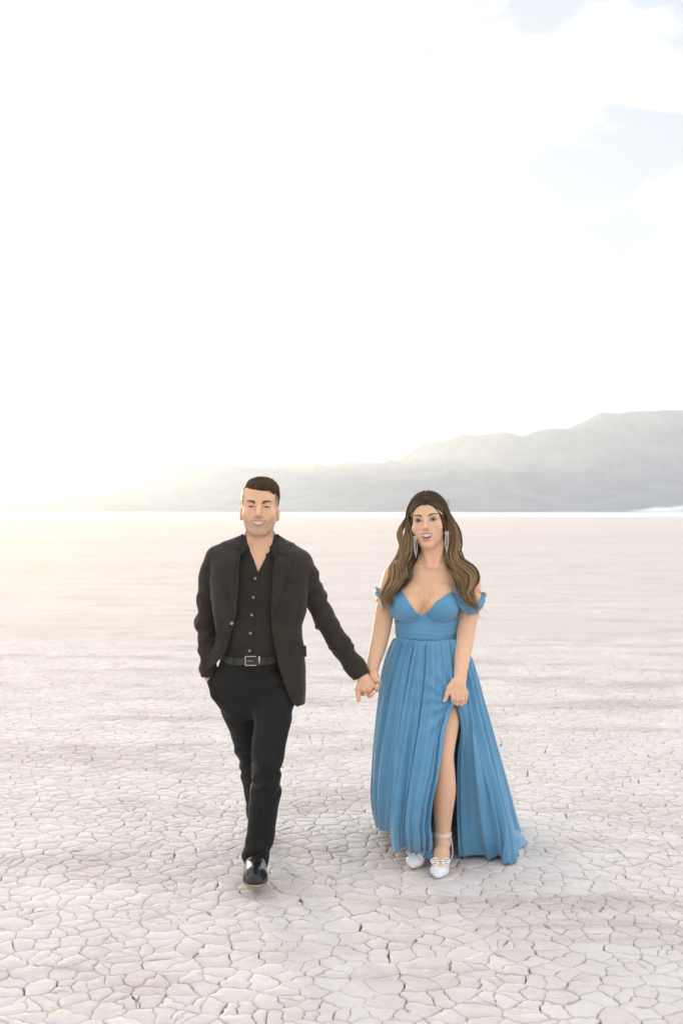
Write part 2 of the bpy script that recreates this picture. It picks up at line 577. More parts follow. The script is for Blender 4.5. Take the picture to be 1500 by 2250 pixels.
def build_far_shore():
    # low dark scrub line at the foot of the range, and a pale salt fan at the right
    r = np.random.default_rng(9)
    n = 420
    xs = np.linspace(-900, 1300, n)
    h = 0.5 + 1.1 * np.abs(np.sin(xs * 0.013) + 0.6 * np.sin(xs * 0.041 + 1)) * r.uniform(0.5, 1.2, n)
    V = np.vstack([np.c_[xs, np.full(n, 1090.0), np.zeros(n)], np.c_[xs, np.full(n, 1094.0), h], np.c_[xs, np.full(n, 1112.0), h * 0.8], np.c_[xs, np.full(n, 1118.0), np.zeros(n)]])
    F = [(k*n + i, k*n + i + 1, (k+1)*n + i + 1, (k+1)*n + i) for k in range(3) for i in range(n - 1)]
    M = Mat('shore_scrub')
    M.color(M.mix(M.noise(0.05, 4), (0.10, 0.095, 0.075), (0.19, 0.17, 0.14))).set(Roughness=1.0)
    ob = link('far_shore', mesh_np('far_shore', V, F), None, M.m)
    ob['kind'] = 'structure'; ob['label'] = 'thin dark scrubby far shore at the foot of the mountains'
    D0, D1 = 1130.0, 1290.0
    px = np.linspace(1340, 1800, 60)
    top = np.interp(px, [1340, 1385, 1430, 1600, 1800], [0.2, 3.0, 8.0, 10.0, 4.0])
    A = np.c_[(px - 750) * D0 / FPX, np.full(60, D0), np.full(60, 0.3)]
    B = np.c_[(px - 750) * D1 / FPX, np.full(60, D1), top + 0.6 * np.sin(px * 0.11)]
    C = np.c_[(px - 750) * D1 / FPX, np.full(60, D1 + 30), np.full(60, -1.0)]
    V = np.vstack([A, B, C]); n = 60
    F = [(k*n + i, k*n + i + 1, (k+1)*n + i + 1, (k+1)*n + i) for k in range(2) for i in range(n - 1)]
    M = Mat('salt_crust')
    M.color(M.mix(M.ramp(M.noise(0.03, 5), [(0.42, 0.0), (0.58, 1.0)]), (0.80, 0.80, 0.80), (0.45, 0.43, 0.42))).set(Roughness=0.9)
    ob = link('salt_fan', mesh_np('salt_fan', V, F), None, M.m)
    ob['kind'] = 'structure'; ob['label'] = 'pale salt fan below the mountains at the far right'
build_far_shore()

def build_haze():
    x, y0, y1, z0, z1 = 1900.0, -500.0, 2050.0, -5.0, 175.0
    V = [(a, b, c) for c in (z0, z1) for a, b in ((-x, y0), (x, y0), (x, y1), (-x, y1))]
    F = [(3, 2, 1, 0), (4, 5, 6, 7), (0, 1, 5, 4), (1, 2, 6, 5), (2, 3, 7, 6), (3, 0, 4, 7)]
    m = bpy.data.materials.new('haze_air')
    m.use_nodes = True
    nt = m.node_tree
    nt.nodes.remove(nt.nodes['Principled BSDF'])
    pv = nt.nodes.new('ShaderNodeVolumePrincipled')
    pv.inputs['Color'].default_value = (0.73, 0.845, 1.0, 1)
    pv.inputs['Color Attribute'].default_value = ''
    pv.inputs['Density Attribute'].default_value = ''
    pv.inputs['Temperature Attribute'].default_value = ''
    pv.inputs['Density'].default_value = HAZE_DENSITY
    pv.inputs['Anisotropy'].default_value = 0.60
    nt.links.new(pv.outputs[0], nt.nodes['Material Output'].inputs['Volume'])
    ob = link('haze', mesh_np('haze', V, F), None, m, smooth=False)
    ob['kind'] = 'stuff'
    ob['label'] = 'pale sunlit haze hanging over the dry lake'
    ob['category'] = 'haze'
HAZE_DENSITY = 0.00026
build_haze()
# ---------------------------------------------------------------- sculpting: distance fields on a rectilinear grid, meshed by surface nets
def axis(lo, hi, coarse, fine=()):
    """grid coordinates from lo to hi, spaced coarse, finer inside the (a, b, step) spans"""
    out = [lo]
    while out[-1] < hi:
        x = out[-1]
        h = coarse
        for a, b, s in fine:
            if a - 0.003 <= x < b:
                h = min(h, s)
        nxt = [a for a, b, s in fine if x < a < x + h]
        out.append(min(nxt) if nxt and min(nxt) > x + 1e-4 else x + h)
    return np.array(out, dtype=np.float64)

class Field:
    def __init__(self, xs, ys, zs):
        self.ax = (xs, ys, zs)
        self.g = np.full((len(xs), len(ys), len(zs)), 1.0, dtype=np.float32)
    def box(self, lo, hi):
        sl = []
        for a, l, h in zip(self.ax, lo, hi):
            i = max(int(np.searchsorted(a, l)) - 1, 0); j = min(int(np.searchsorted(a, h)) + 1, len(a))
            sl.append(slice(i, max(j, i)))
        x, y, z = (a[s] for a, s in zip(self.ax, sl))
        return tuple(sl), x[:, None, None], y[None, :, None], z[None, None, :]
    def put(self, fn, lo, hi, k=0.0, mode='add'):
        sl, x, y, z = self.box(lo, hi)
        if 0 in [s.stop - s.start for s in sl]:
            return
        d = fn(x, y, z).astype(np.float32)
        g = self.g[sl]
        if mode == 'sub':
            d = -d
            if k > 0:
                h = np.clip(0.5 - 0.5 * (d - g) / k, 0, 1)
                self.g[sl] = d + (g - d) * h + k * h * (1 - h)
            else:
                self.g[sl] = np.maximum(g, d)
        elif mode == 'cut':                      # keep only where fn < 0
            self.g[sl] = np.maximum(g, d)
        elif mode == 'disp':                     # push the surface (inwards for positive)
            self.g[sl] = np.where(g < 0.9, g + d, g)
        else:
            if k > 0:
                h = np.clip(0.5 + 0.5 * (g - d) / k, 0, 1)
                self.g[sl] = g + (d - g) * h - k * h * (1 - h)
            else:
                self.g[sl] = np.minimum(g, d)
    # ---- primitives
    def cone(self, a, b, ra, rb, k=0.0, mode='add', sq=None):
        """capsule with two radii; sq = (axis vector, factor) flattens it along an axis"""
        a = np.asarray(a, float); b = np.asarray(b, float)
        R = max(ra, rb) * (1.0 if sq is None else max(1.0, 1.0)) + 0.02 + 1.2 * k
        lo, hi = np.minimum(a, b) - R, np.maximum(a, b) + R
        ba = b - a; L2 = max(float(ba @ ba), 1e-12)
        def fn(x, y, z):
            px, py, pz = x - a[0], y - a[1], z - a[2]
            t = np.clip((px * ba[0] + py * ba[1] + pz * ba[2]) / L2, 0, 1)
            qx, qy, qz = px - t * ba[0], py - t * ba[1], pz - t * ba[2]
            d2 = qx**2 + qy**2 + qz**2
            r = ra + (rb - ra) * t
            if sq is not None:
                n, f = sq
                w = qx * n[0] + qy * n[1] + qz * n[2]
                d2 = d2 + w * w * (1 / (f * f) - 1)
                return (np.sqrt(d2) - r) * min(1.0, f ** 0.5)
            return np.sqrt(d2) - r
        self.put(fn, lo, hi, k, mode)
    def chain(self, pts, k=0.01, mode='add', sq=None):
        for (a, ra), (b, rb) in zip(pts[:-1], pts[1:]):
            self.cone(a, b, ra, rb, k, mode, sq)
    def ell(self, c, r, k=0.0, mode='add', R=None):
        c = np.asarray(c, float); r = np.asarray(r, float)
        m = float(r.max()) + 0.02 + 1.2 * k
        def fn(x, y, z):
            px, py, pz = x - c[0], y - c[1], z - c[2]
            if R is not None:
                px, py, pz = (R[0][0]*px + R[1][0]*py + R[2][0]*pz, R[0][1]*px + R[1][1]*py + R[2][1]*pz, R[0][2]*px + R[1][2]*py + R[2][2]*pz)
            k0 = np.sqrt((px/r[0])**2 + (py/r[1])**2 + (pz/r[2])**2)
            k1 = np.sqrt((px/r[0]**2)**2 + (py/r[1]**2)**2 + (pz/r[2]**2)**2)
            return k0 * (k0 - 1) / np.maximum(k1, 1e-6)
        self.put(fn, c - m, c + m, k, mode)
    def loft(self, rows, k=0.0, mode='add', p=2.0, off=0.0, wob=None):
        """rows of (z, xleft, xright, ycentre, halfdepth), any order"""
        rows = sorted(rows)
        Z = np.array([r[0] for r in rows]); XL = np.array([r[1] for r in rows]); XR = np.array([r[2] for r in rows])
        YC = np.array([r[3] for r in rows]); B = np.array([r[4] for r in rows])
        m = 0.03 + k + off
        lo = (XL.min() - m, (YC - B).min() - m, Z[0] - m); hi = (XR.max() + m, (YC + B).max() + m, Z[-1] + m)
        zz = np.linspace(Z[0], Z[-1], 400)
        def sm(v):
            w = np.interp(zz, Z, v)
            ker = np.hanning(25); ker /= ker.sum()
            return np.convolve(np.pad(w, 12, mode='edge'), ker, mode='valid')
        xl, xr, yc, bb = sm(XL), sm(XR), sm(YC), sm(B)
        def fn(x, y, z):
            L, Rr = np.interp(z, zz, xl) - off, np.interp(z, zz, xr) + off
            cx, a = (L + Rr) / 2, np.maximum((Rr - L) / 2, 1e-3)
            cy, b = np.interp(z, zz, yc), np.interp(z, zz, bb) + off
            u, v = np.abs(x - cx) / a, np.abs(y - cy) / b
            k0 = (u**p + v**p) ** (1.0/p)
            g = np.sqrt((u**(p-1) / a)**2 + (v**(p-1) / b)**2) / np.maximum(k0, 1e-3)**(p-1)
            d = (k0 - 1) / np.maximum(g, 1e-3)
            if wob is not None:
                d = d + wob(x, y, z)
            return np.maximum(d, np.maximum(z - Z[-1] - off, Z[0] - z - off))
        self.put(fn, lo, hi, k, mode)
    def front(self, x, z, default=None):
        """y of the first surface met looking along +y at (x, z)"""
        X, Y, Z = self.ax
        i = int(np.clip(np.searchsorted(X, x), 1, len(X)-1)); k = int(np.clip(np.searchsorted(Z, z), 1, len(Z)-1))
        tx = (x - X[i-1]) / (X[i] - X[i-1]); tz = (z - Z[k-1]) / (Z[k] - Z[k-1])
        g = self.g
        col = (g[i-1, :, k-1]*(1-tx) + g[i, :, k-1]*tx)*(1-tz) + (g[i-1, :, k]*(1-tx) + g[i, :, k]*tx)*tz
        n = np.where(col < 0)[0]
        if not len(n) or n[0] == 0:
            return default
        j = n[0]
        t = col[j-1] / (col[j-1] - col[j])
        return float(Y[j-1] + t * (Y[j] - Y[j-1]))
    # ---- meshing
    def mesh(self, smooth=2):
        g = self.g
        xs, ys, zs = self.ax
        s = g < 0
        c = np.zeros(tuple(n - 1 for n in g.shape), dtype=np.int8)
        for i in (0, 1):
            for j in (0, 1):
                for k in (0, 1):
                    c += s[i:s.shape[0]-1+i, j:s.shape[1]-1+j, k:s.shape[2]-1+k]
        act = (c > 0) & (c < 8)
        I, J, K = np.nonzero(act)
        idx = np.full(c.shape, -1, dtype=np.int32)
        idx[I, J, K] = np.arange(len(I))
        acc = np.zeros((len(I), 3)); cnt = np.zeros(len(I))
        corners = [(i, j, k) for i in (0, 1) for j in (0, 1) for k in (0, 1)]
        for a in corners:
            for axn in range(3):
                if a[axn]:
                    continue
                b = list(a); b[axn] = 1
                ga = g[I+a[0], J+a[1], K+a[2]].astype(float); gb = g[I+b[0], J+b[1], K+b[2]].astype(float)
                m = (ga < 0) != (gb < 0)
                t = np.where(m, ga / np.where(m, ga - gb, 1), 0)
                pa = np.stack([xs[I+a[0]], ys[J+a[1]], zs[K+a[2]]], 1)
                pb = np.stack([xs[I+b[0]], ys[J+b[1]], zs[K+b[2]]], 1)
                acc[m] += (pa + (pb - pa) * t[:, None])[m]
                cnt[m] += 1
        V = acc / np.maximum(cnt, 1)[:, None]
        Q = []
        e = s[:-1, 1:-1, 1:-1] != s[1:, 1:-1, 1:-1]
        i, j, k = np.nonzero(e); j += 1; k += 1
        q = np.stack([idx[i, j-1, k-1], idx[i, j, k-1], idx[i, j, k], idx[i, j-1, k]], 1)
        f = s[i, j, k]; q[~f] = q[~f][:, ::-1]; Q.append(q)
        e = s[1:-1, :-1, 1:-1] != s[1:-1, 1:, 1:-1]
        i, j, k = np.nonzero(e); i += 1; k += 1
        q = np.stack([idx[i-1, j, k-1], idx[i-1, j, k], idx[i, j, k], idx[i, j, k-1]], 1)
        f = s[i, j, k]; q[~f] = q[~f][:, ::-1]; Q.append(q)
        e = s[1:-1, 1:-1, :-1] != s[1:-1, 1:-1, 1:]
        i, j, k = np.nonzero(e); i += 1; j += 1
        q = np.stack([idx[i-1, j-1, k], idx[i, j-1, k], idx[i, j, k], idx[i-1, j, k]], 1)
        f = s[i, j, k]; q[~f] = q[~f][:, ::-1]; Q.append(q)
        Q = np.vstack(Q)
        Q = Q[(Q >= 0).all(1)]
        for _ in range(smooth):
            V = laplace(V, Q, 0.5)
            V = laplace(V, Q, -0.25)
        return V, Q

def laplace(V, Q, f):
    n = len(V)
    E = np.vstack([Q[:, [0, 1]], Q[:, [1, 2]], Q[:, [2, 3]], Q[:, [3, 0]]])
    cnt = np.bincount(E[:, 0], minlength=n) + np.bincount(E[:, 1], minlength=n)
    out = np.empty_like(V)
    for a in range(3):
        s = np.bincount(E[:, 0], V[E[:, 1], a], minlength=n) + np.bincount(E[:, 1], V[E[:, 0], a], minlength=n)
        out[:, a] = V[:, a] + f * (s / np.maximum(cnt, 1) - V[:, a])
    return out

def drop(V, Q, keep):
    """keep only faces whose vertices all satisfy keep"""
    Q = Q[keep[Q].all(1)]
    used = np.unique(Q)
    m = np.full(len(V), -1); m[used] = np.arange(len(used))
    return V[used], m[Q]

# ---- curves and tubes
def catmull(P, n):
    P = np.asarray(P, float)
    if len(P) == 2:
        t = np.linspace(0, 1, n)[:, None]
        return P[0] * (1-t) + P[1] * t
    d = np.linalg.norm(np.diff(P[:, :3], axis=0), axis=1)
    s = np.r_[0, np.cumsum(np.maximum(d, 1e-6))]; s /= s[-1]
    m = np.gradient(P, s, axis=0, edge_order=1)
    t = np.linspace(0, 1, n)
    i = np.clip(np.searchsorted(s, t, side='right') - 1, 0, len(P) - 2)
    h = (s[i+1] - s[i])[:, None]; u = ((t - s[i])[:, None]) / h
    return ((2*u**3 - 3*u**2 + 1) * P[i] + (u**3 - 2*u**2 + u) * h * m[i] + (-2*u**3 + 3*u**2) * P[i+1] + (u**3 - u**2) * h * m[i+1])

class Tubes:
    """many tapered tubes or ribbons collected into one mesh"""
    def __init__(self):
        self.V, self.F, self.T, self.n = [], [], [], 0
    def add(self, P, r, sides=5, tint=0.5, flat=1.0, closed=False, up=None):
        P = np.asarray(P, float); m = len(P)
        r = np.broadcast_to(np.asarray(r, float), (m,))
        t = np.gradient(P, axis=0); t /= np.maximum(np.linalg.norm(t, axis=1), 1e-9)[:, None]
        ref = np.array([0.31, -0.93, 0.17]) if up is None else np.asarray(up, float)
        u = np.cross(t, ref); u /= np.maximum(np.linalg.norm(u, axis=1), 1e-9)[:, None]
        w = np.cross(t, u)
        a = np.linspace(0, 2*np.pi, sides, endpoint=False)
        ring = P[:, None, :] + r[:, None, None] * (np.cos(a)[None, :, None] * u[:, None, :] + flat * np.sin(a)[None, :, None] * w[:, None, :])
        self.V.append(ring.reshape(-1, 3))
        I = np.arange(m * sides).reshape(m, sides) + self.n
        rows = m if closed else m - 1
        i2 = (np.arange(rows) + 1) % m
        J = np.roll(I, -1, 1)
        self.F.append(np.stack([I[:rows], J[:rows], J[i2], I[i2]], -1).reshape(-1, 4))
        self.T.append(np.repeat(np.broadcast_to(np.asarray(tint, float), (m,)), sides))
        self.n += m * sides
        if not closed:
            for row, rev in ((0, True), (m-1, False)):
                c = P[row]
                self.V.append(c[None]); ci = self.n; self.n += 1; self.T.append(np.array([np.broadcast_to(np.asarray(tint, float), (m,))[row]]))
                q = np.stack([I[row], J[row], np.full(sides, ci), np.full(sides, ci)], -1)
                self.F.append(None if False else (q[:, [1, 0, 2, 3]] if rev else q))
        return self
    def build(self, name, mat, parent=None):
        V = np.vstack(self.V); F = np.vstack(self.F)
        tri = F[:, 2] == F[:, 3]
        me = bpy.data.meshes.new(name)
        Fq, Ft = F[~tri], F[tri][:, :3]
        loops = np.r_[Fq.ravel(), Ft.ravel()].astype(np.int32)
        tot = np.r_[np.full(len(Fq), 4), np.full(len(Ft), 3)].astype(np.int32)
        me.vertices.add(len(V)); me.vertices.foreach_set('co', V.astype(np.float32).ravel())
        me.loops.add(len(loops)); me.loops.foreach_set('vertex_index', loops)
        me.polygons.add(len(tot)); me.polygons.foreach_set('loop_start', np.r_[0, np.cumsum(tot)[:-1]].astype(np.int32))
        me.polygons.foreach_set('loop_total', tot)
        me.update(calc_edges=True)
        a = me.attributes.new('tint', 'FLOAT', 'POINT')
        a.data.foreach_set('value', np.concatenate(self.T).astype(np.float32))
        return link(name, me, parent, mat)

def taper_chain(pts, n=26):
    """smooth the (point, radius) joints of a limb"""
    A = np.array([np.r_[p, r] for p, r in pts])
    B = catmull(A, n)
    return [(b[:3], float(b[3])) for b in B]

def waves(seed, n, lo, hi):
    """a smooth random 3-D function made of n sine waves with wavelengths between lo and hi metres"""
    r = np.random.default_rng(seed)
    D = r.normal(size=(n, 3)); D /= np.linalg.norm(D, axis=1)[:, None]
    W = 2*np.pi / r.uniform(lo, hi, n); ph = r.uniform(0, 6.28, n)
    def f(x, y, z):
        s = 0
        for d, w, p in zip(D, W, ph):
            s = s + np.sin(w * (d[0]*x + d[1]*y + d[2]*z) + p)
        return s / n
    return f

def sheet(front, rows, off, thick, name, mat, parent, nu=10, nv=30):
    """a strip of cloth lying on a surface: rows of (z, x_a, x_b); front(x, z) gives the y of the surface"""
    rows = sorted(rows)
    Z = np.array([r[0] for r in rows]); A = np.array([r[1] for r in rows]); B = np.array([r[2] for r in rows])
    zz = np.linspace(Z[0], Z[-1], nv)
    P = np.zeros((nv, nu, 3))
    for i, z in enumerate(zz):
        a, b = np.interp(z, Z, A), np.interp(z, Z, B)
        last = None
        for j, t in enumerate(np.linspace(0, 1, nu)):
            x = a + (b - a) * t
            y = front(x, z)
            if y is None:
                y = last if last is not None else np.nan
            last = y
            P[i, j] = (x, y, z)
    Y = P[:, :, 1]
    bad = np.isnan(Y)
    if bad.any():
        Y[bad] = np.nanmin(Y)
    for _ in range(3):
        Yp = np.pad(Y, 1, mode='edge')
        Y = 0.5*Y + 0.125*(Yp[:-2, 1:-1] + Yp[2:, 1:-1] + Yp[1:-1, :-2] + Yp[1:-1, 2:])
    P[:, :, 1] = Y - (off(zz)[:, None] if callable(off) else off)
    I = np.arange(nv*nu).reshape(nv, nu)
    V = np.vstack([P.reshape(-1, 3), (P + np.array([0, thick, 0])).reshape(-1, 3)])
    n = nv*nu
    F = [tuple(q) for q in np.stack([I[:-1, :-1], I[:-1, 1:], I[1:, 1:], I[1:, :-1]], -1).reshape(-1, 4)]
    F += [tuple(n + k for k in q[::-1]) for q in list(F)]
    loop = list(I[0, :]) + list(I[1:, -1]) + list(I[-1, :-1][::-1]) + list(I[1:-1, 0][::-1])
    for a, b in zip(loop, loop[1:] + loop[:1]):
        F.append((b, a, a + n, b + n))
    ob = link(name, mesh_np(name, V, [tuple(int(k) for k in f) for f in F]), parent, mat)
    es = ob.modifiers.new('edges', 'EDGE_SPLIT'); es.split_angle = math.radians(50)
    return ob
# ---------------------------------------------------------------- materials of people and clothes
def cloth_mat(name, col_a, col_b, rough=0.9, weave=900, sheen=0.15, bump=0.25, trans=0.0, scale_n=14):
    M = Mat(name)
    c = M.mix(M.ramp(M.noise(scale_n, 4), [(0.3, 0.0), (0.7, 1.0)]), col_a, col_b)
    c = M.mix(M.ramp(M.noise(weave * 0.6, 2), [(0.3, 0.16), (0.7, 0.0)]), c, (0.02, 0.02, 0.02))
    M.color(c).set(Roughness=rough)
    M.b.inputs['Specular IOR Level'].default_value = 0.25
    M.b.inputs['Sheen Weight'].default_value = sheen
    M.b.inputs['Sheen Roughness'].default_value = 0.5
    h = M.math('ADD', M.math('MULTIPLY', M.noise(weave, 2), 0.15), M.math('MULTIPLY', M.noise(28, 4, 0.55), 1.0))
    M.bump(h, bump, 0.006)
    if trans > 0:
        tr = M.n('BsdfTranslucent')
        M.l(c, tr.inputs['Color'])
        mx = M.n('MixShader', Fac=trans)
        M.l(M.b.outputs[0], mx.inputs[1]); M.l(tr.outputs[0], mx.inputs[2])
        M.l(mx.outputs[0], M.out.inputs['Surface'])
    return M.m

def skin_mat(name):
    M = Mat(name)
    a = M.n('Attribute', _attribute_name='Col')
    mott = M.ramp(M.noise(60, 4, 0.6), [(0.3, 0.95), (0.7, 1.03)])
    c = M.mix(1.0, a.outputs['Color'], mott, 'MULTIPLY')
    M.color(c).set(Roughness=0.52)
    M.b.inputs['Specular IOR Level'].default_value = 0.4
    M.b.inputs['Subsurface Weight'].default_value = 0.25
    M.b.inputs['Subsurface Radius'].default_value = (0.012, 0.005, 0.003)
    M.b.inputs['Subsurface Scale'].default_value = 0.6
    M.bump(M.noise(420, 3), 0.06, 0.002)
    return M.m

def hair_mat(name, dark, light, gloss=0.5):
    M = Mat(name)
    a = M.n('Attribute', _attribute_name='tint')
    c = M.ramp(a.outputs['Fac'], [(0.0, dark), (1.0, light)])
    M.color(c).set(Roughness=gloss)
    M.b.inputs['Specular IOR Level'].default_value = 0.28
    tr = M.n('BsdfTranslucent')
    M.l(M.mix(0.5, c, (0.62, 0.40, 0.18)), tr.inputs['Color'])
    mx = M.n('MixShader', Fac=0.32)
    M.l(M.b.outputs[0], mx.inputs[1]); M.l(tr.outputs[0], mx.inputs[2])
    M.l(mx.outputs[0], M.out.inputs['Surface'])
    return M.m

def plain_mat(name, col, rough=0.5, metal=0.0, spec=0.5, noise=0.08, coat=0.0):
    M = Mat(name)
    c = M.mix(M.ramp(M.noise(45, 3), [(0.3, 0.0), (0.7, 1.0)]), tuple(v * (1 - noise) for v in col), tuple(min(v * (1 + noise), 0.95) for v in col))
    M.color(c).set(Roughness=rough, Metallic=metal)
    M.b.inputs['Specular IOR Level'].default_value = spec
    M.b.inputs['Coat Weight'].default_value = coat
    return M.m

MAT_SKIN = skin_mat('skin')
MAT_JACKET = cloth_mat('black_wool', (0.024, 0.0172, 0.0118), (0.033, 0.0245, 0.017), 0.85, 1100, 0.18, 0.4)
MAT_SHIRT = cloth_mat('black_shirt_cotton', (0.017, 0.0125, 0.0085), (0.025, 0.019, 0.013), 0.7, 1500, 0.08, 0.4)
MAT_TROUSER = cloth_mat('black_trouser_wool', (0.0050, 0.0047, 0.0036), (0.0085, 0.008, 0.0065), 0.75, 1300, 0.06, 0.35)
MAT_BELT = plain_mat('dark_leather', (0.028, 0.024, 0.018), 0.55)
MAT_STEEL = plain_mat('brushed_steel', (0.62, 0.57, 0.48), 0.28, 1.0)
MAT_BUTTON = plain_mat('horn_button', (0.36, 0.31, 0.24), 0.35)
MAT_SHOE = plain_mat('polished_black_leather', (0.010, 0.010, 0.012), 0.20, 0.0, 0.45, 0.08, 0.0)
MAT_SOLE = plain_mat('tan_sole', (0.30, 0.23, 0.15), 0.6)
MAT_LACE = plain_mat('black_lace', (0.01, 0.01, 0.011), 0.8)
MAT_BLUE = cloth_mat('dusty_blue_chiffon', (0.115, 0.345, 0.560), (0.150, 0.385, 0.600), 0.5, 1400, 0.4, 0.10, 0.12, 9)
MAT_WHITE = plain_mat('white_satin', (0.78, 0.76, 0.78), 0.35, 0.0, 0.5, 0.03)
MAT_PEARL = plain_mat('pearl', (0.82, 0.78, 0.76), 0.15, 0.0, 0.8, 0.03, 0.5)
MAT_JEWEL = plain_mat('silver_crystal', (0.80, 0.78, 0.78), 0.16, 0.85, 0.8, 0.2)
MAT_HAIR_M = hair_mat('dark_brown_hair', (0.034, 0.021, 0.012), (0.17, 0.105, 0.058))
MAT_HAIR_W = hair_mat('brown_balayage_hair', (0.036, 0.021, 0.011), (0.60, 0.40, 0.21))

# ---------------------------------------------------------------- a head with a face
class Head:
    """c = point between the eyes at the middle of the skull; local axes: x to the picture's right, -y out of the face, z up"""
    def __init__(self, c, s, yaw=0, pitch=0, roll=0, woman=False):
        self.c = np.asarray(c, float); self.s = s; self.w = woman
        R = Matrix.Rotation(math.radians(yaw), 3, 'Z') @ Matrix.Rotation(math.radians(roll), 3, 'Y') @ Matrix.Rotation(math.radians(pitch), 3, 'X')
        self.R = np.array(R)
    def out(self, p):
        return self.c + self.R @ (np.asarray(p, float) * self.s)
    def local(self, x, y, z):
        px, py, pz = (x - self.c[0]) / self.s, (y - self.c[1]) / self.s, (z - self.c[2]) / self.s
        R = self.R
        return (R[0, 0]*px + R[1, 0]*py + R[2, 0]*pz, R[0, 1]*px + R[1, 1]*py + R[2, 1]*pz, R[0, 2]*px + R[1, 2]*py + R[2, 2]*pz)
    # relief of the face as a function of local x, z (only applied on the front): positive = hollow
    def relief(self, x, z):
        ax = np.abs(x)
        mo, lu, ll = self.mouth_masks(x, z)
        d = 0.0052 * mo - 0.0022 * lu - 0.0030 * ll
        # the line under the nose and the folds from nose to mouth corner
        d = d + 0.0012 * np.exp(-(x / 0.0035)**2 - ((z + 0.046) / 0.006)**2)
        fx = 0.0165 + (-(z + 0.034)) * (0.52 if not self.w else 0.45)
        d = d + (0.0028 if not self.w else 0.0018) * np.exp(-((ax - fx) / 0.0032)**2) * fsm(-0.066, -0.052, z) * fsm(-0.032, -0.042, z)
        # under the lower lip, chin
        d = d + 0.0032 * np.exp(-(x / 0.016)**2 - ((z + (0.083 if not self.w else 0.092)) / 0.005)**2)
        # bags of smiling eyes
        d = d - 0.0014 * np.exp(-((ax - 0.031) / 0.013)**2 - ((z + 0.0105) / 0.0035)**2)
        # upper lid crease
        d = d + 0.0012 * np.exp(-((ax - 0.031) / 0.014)**2 - ((z - 0.0095) / 0.0028)**2)
        # nostrils
        d = d + 0.003 * np.exp(-((ax - 0.0075) / 0.0028)**2 - ((z + 0.0415) / 0.0022)**2)
        # eye opening sits below the lids
        d = d + 0.0011 * self.eye_mask(x, z)
        return d
    def eye_mask(self, x, z):
        ax = np.abs(x)
        t = (ax - 0.031) / 0.0145
        if self.w:
            up, lo = 0.0064 * (1 - t * t) + 0.0014 * t, -0.0046 * (1 - t * t) + 0.0014 * t
        else:
            up, lo = 0.0031 * (1 - t * t) - 0.0008, -0.0024 * (1 - t * t) - 0.0008
        return fsm(0.0009, -0.0009, z - up) * fsm(0.0009, -0.0009, lo - z) * (np.abs(t) < 1.02)
    def mouth_masks(self, x, z):
        if self.w:
            hw = 0.0265; q = (x / hw)**2
            zu = -0.0570 + 0.0035 * q; zl = -0.0765 + 0.0225 * q
            tu = 0.0062 * (1 - q * 0.85) - 0.0012 * np.exp(-(x / 0.004)**2); tl = 0.0098 * (1 - q * 0.8)
        else:
            hw = 0.0285; q = (x / hw)**2
            zu = -0.0572 + 0.0015 * q; zl = -0.0690 + 0.0130 * q
            tu = 0.0046 * (1 - q * 0.8) - 0.0010 * np.exp(-(x / 0.004)**2); tl = 0.0076 * (1 - q * 0.85)
        e = 0.0010
        inside = fsm(e, -e, z - zu) * fsm(e, -e, zl - z) * (np.abs(x) < hw)
        lim = fsm(1.12, 0.98, np.sqrt(q))
        lu = fsm(-e, e, z - zu) * fsm(e, -e, z - zu - tu) * lim
        ll = fsm(e, -e, z - zl) * fsm(-e, e, z - zl + tl) * lim
        return inside, lu, ll
    def sculpt(self, F):
        s, w = self.s, self.w
        o = self.out
        def E(c, r, k=0.012, mode='add'):
            F.ell(o(c), np.array(r) * s, k * s, mode, self.R)
        def C(a, b, ra, rb, k=0.01, mode='add'):
            F.cone(o(a), o(b), ra * s, rb * s, k * s, mode)
        wd = 0.93 if w else 1.0
        E((0, 0.012, 0.030), (0.0755 * wd, 0.095, 0.080), 0)
        E((0, -0.034, 0.040), (0.062 * wd, 0.055, 0.050), 0.03)
        E((0, -0.030, -0.036), (0.0585 * wd, 0.060, 0.068), 0.03)
        for sx in (-1, 1):
            E((sx * 0.041 * wd, -0.058, -0.030), (0.024, 0.024, 0.022), 0.022)
            C((sx * (0.0535 if not w else 0.050) * wd, 0.004, -0.046), (sx * (0.019 if not w else 0.012), -0.068, -0.098), 0.0125 if not w else 0.010, 0.0145 if not w else 0.0125, 0.022)
            E((sx * 0.0745 * wd, 0.010, -0.026), (0.0075, 0.0170, 0.0265), 0.010)
            E((sx * 0.0815 * wd, 0.001, -0.023), (0.004, 0.009, 0.013), 0.004, 'sub')
        E((0, -0.076, -0.097), (0.020 if not w else 0.015, 0.016, 0.016), 0.018)
        C((-0.034, -0.0805, 0.0195), (0.034, -0.0805, 0.0195), 0.0105 if not w else 0.006, 0.0105 if not w else 0.006, 0.016)
        E((0, -0.072, -0.060), (0.031, 0.025, 0.026), 0.022)
        for sx in (-1, 1):
            E((sx * 0.030, -0.1015, 0.001), (0.0175, 0.0175, 0.0115), 0.009, 'sub')
            E((sx * 0.031, -0.0762, 0.0000), (0.0150, 0.0140, 0.0135), 0.004)
        if w:
            C((0, -0.0870, 0.008), (0, -0.1110, -0.0295), 0.0060, 0.0080, 0.008)
            for sx in (-1, 1):
                E((sx * 0.0108, -0.0975, -0.0345), (0.0062, 0.0085, 0.0058), 0.006)
        else:
            C((0, -0.0885, 0.010), (0, -0.1150, -0.0290), 0.0072, 0.0105, 0.008)
            for sx in (-1, 1):
                E((sx * 0.0130, -0.0985, -0.0345), (0.0072, 0.0095, 0.0066), 0.006)
        def rel(x, y, z):
            lx, ly, lz = self.local(x, y, z)
            return self.relief(lx, lz) * s * fsm(-0.045, -0.062, ly)
        m = 0.14 * s
        F.put(rel, self.c - m, self.c + m, 0, 'disp')
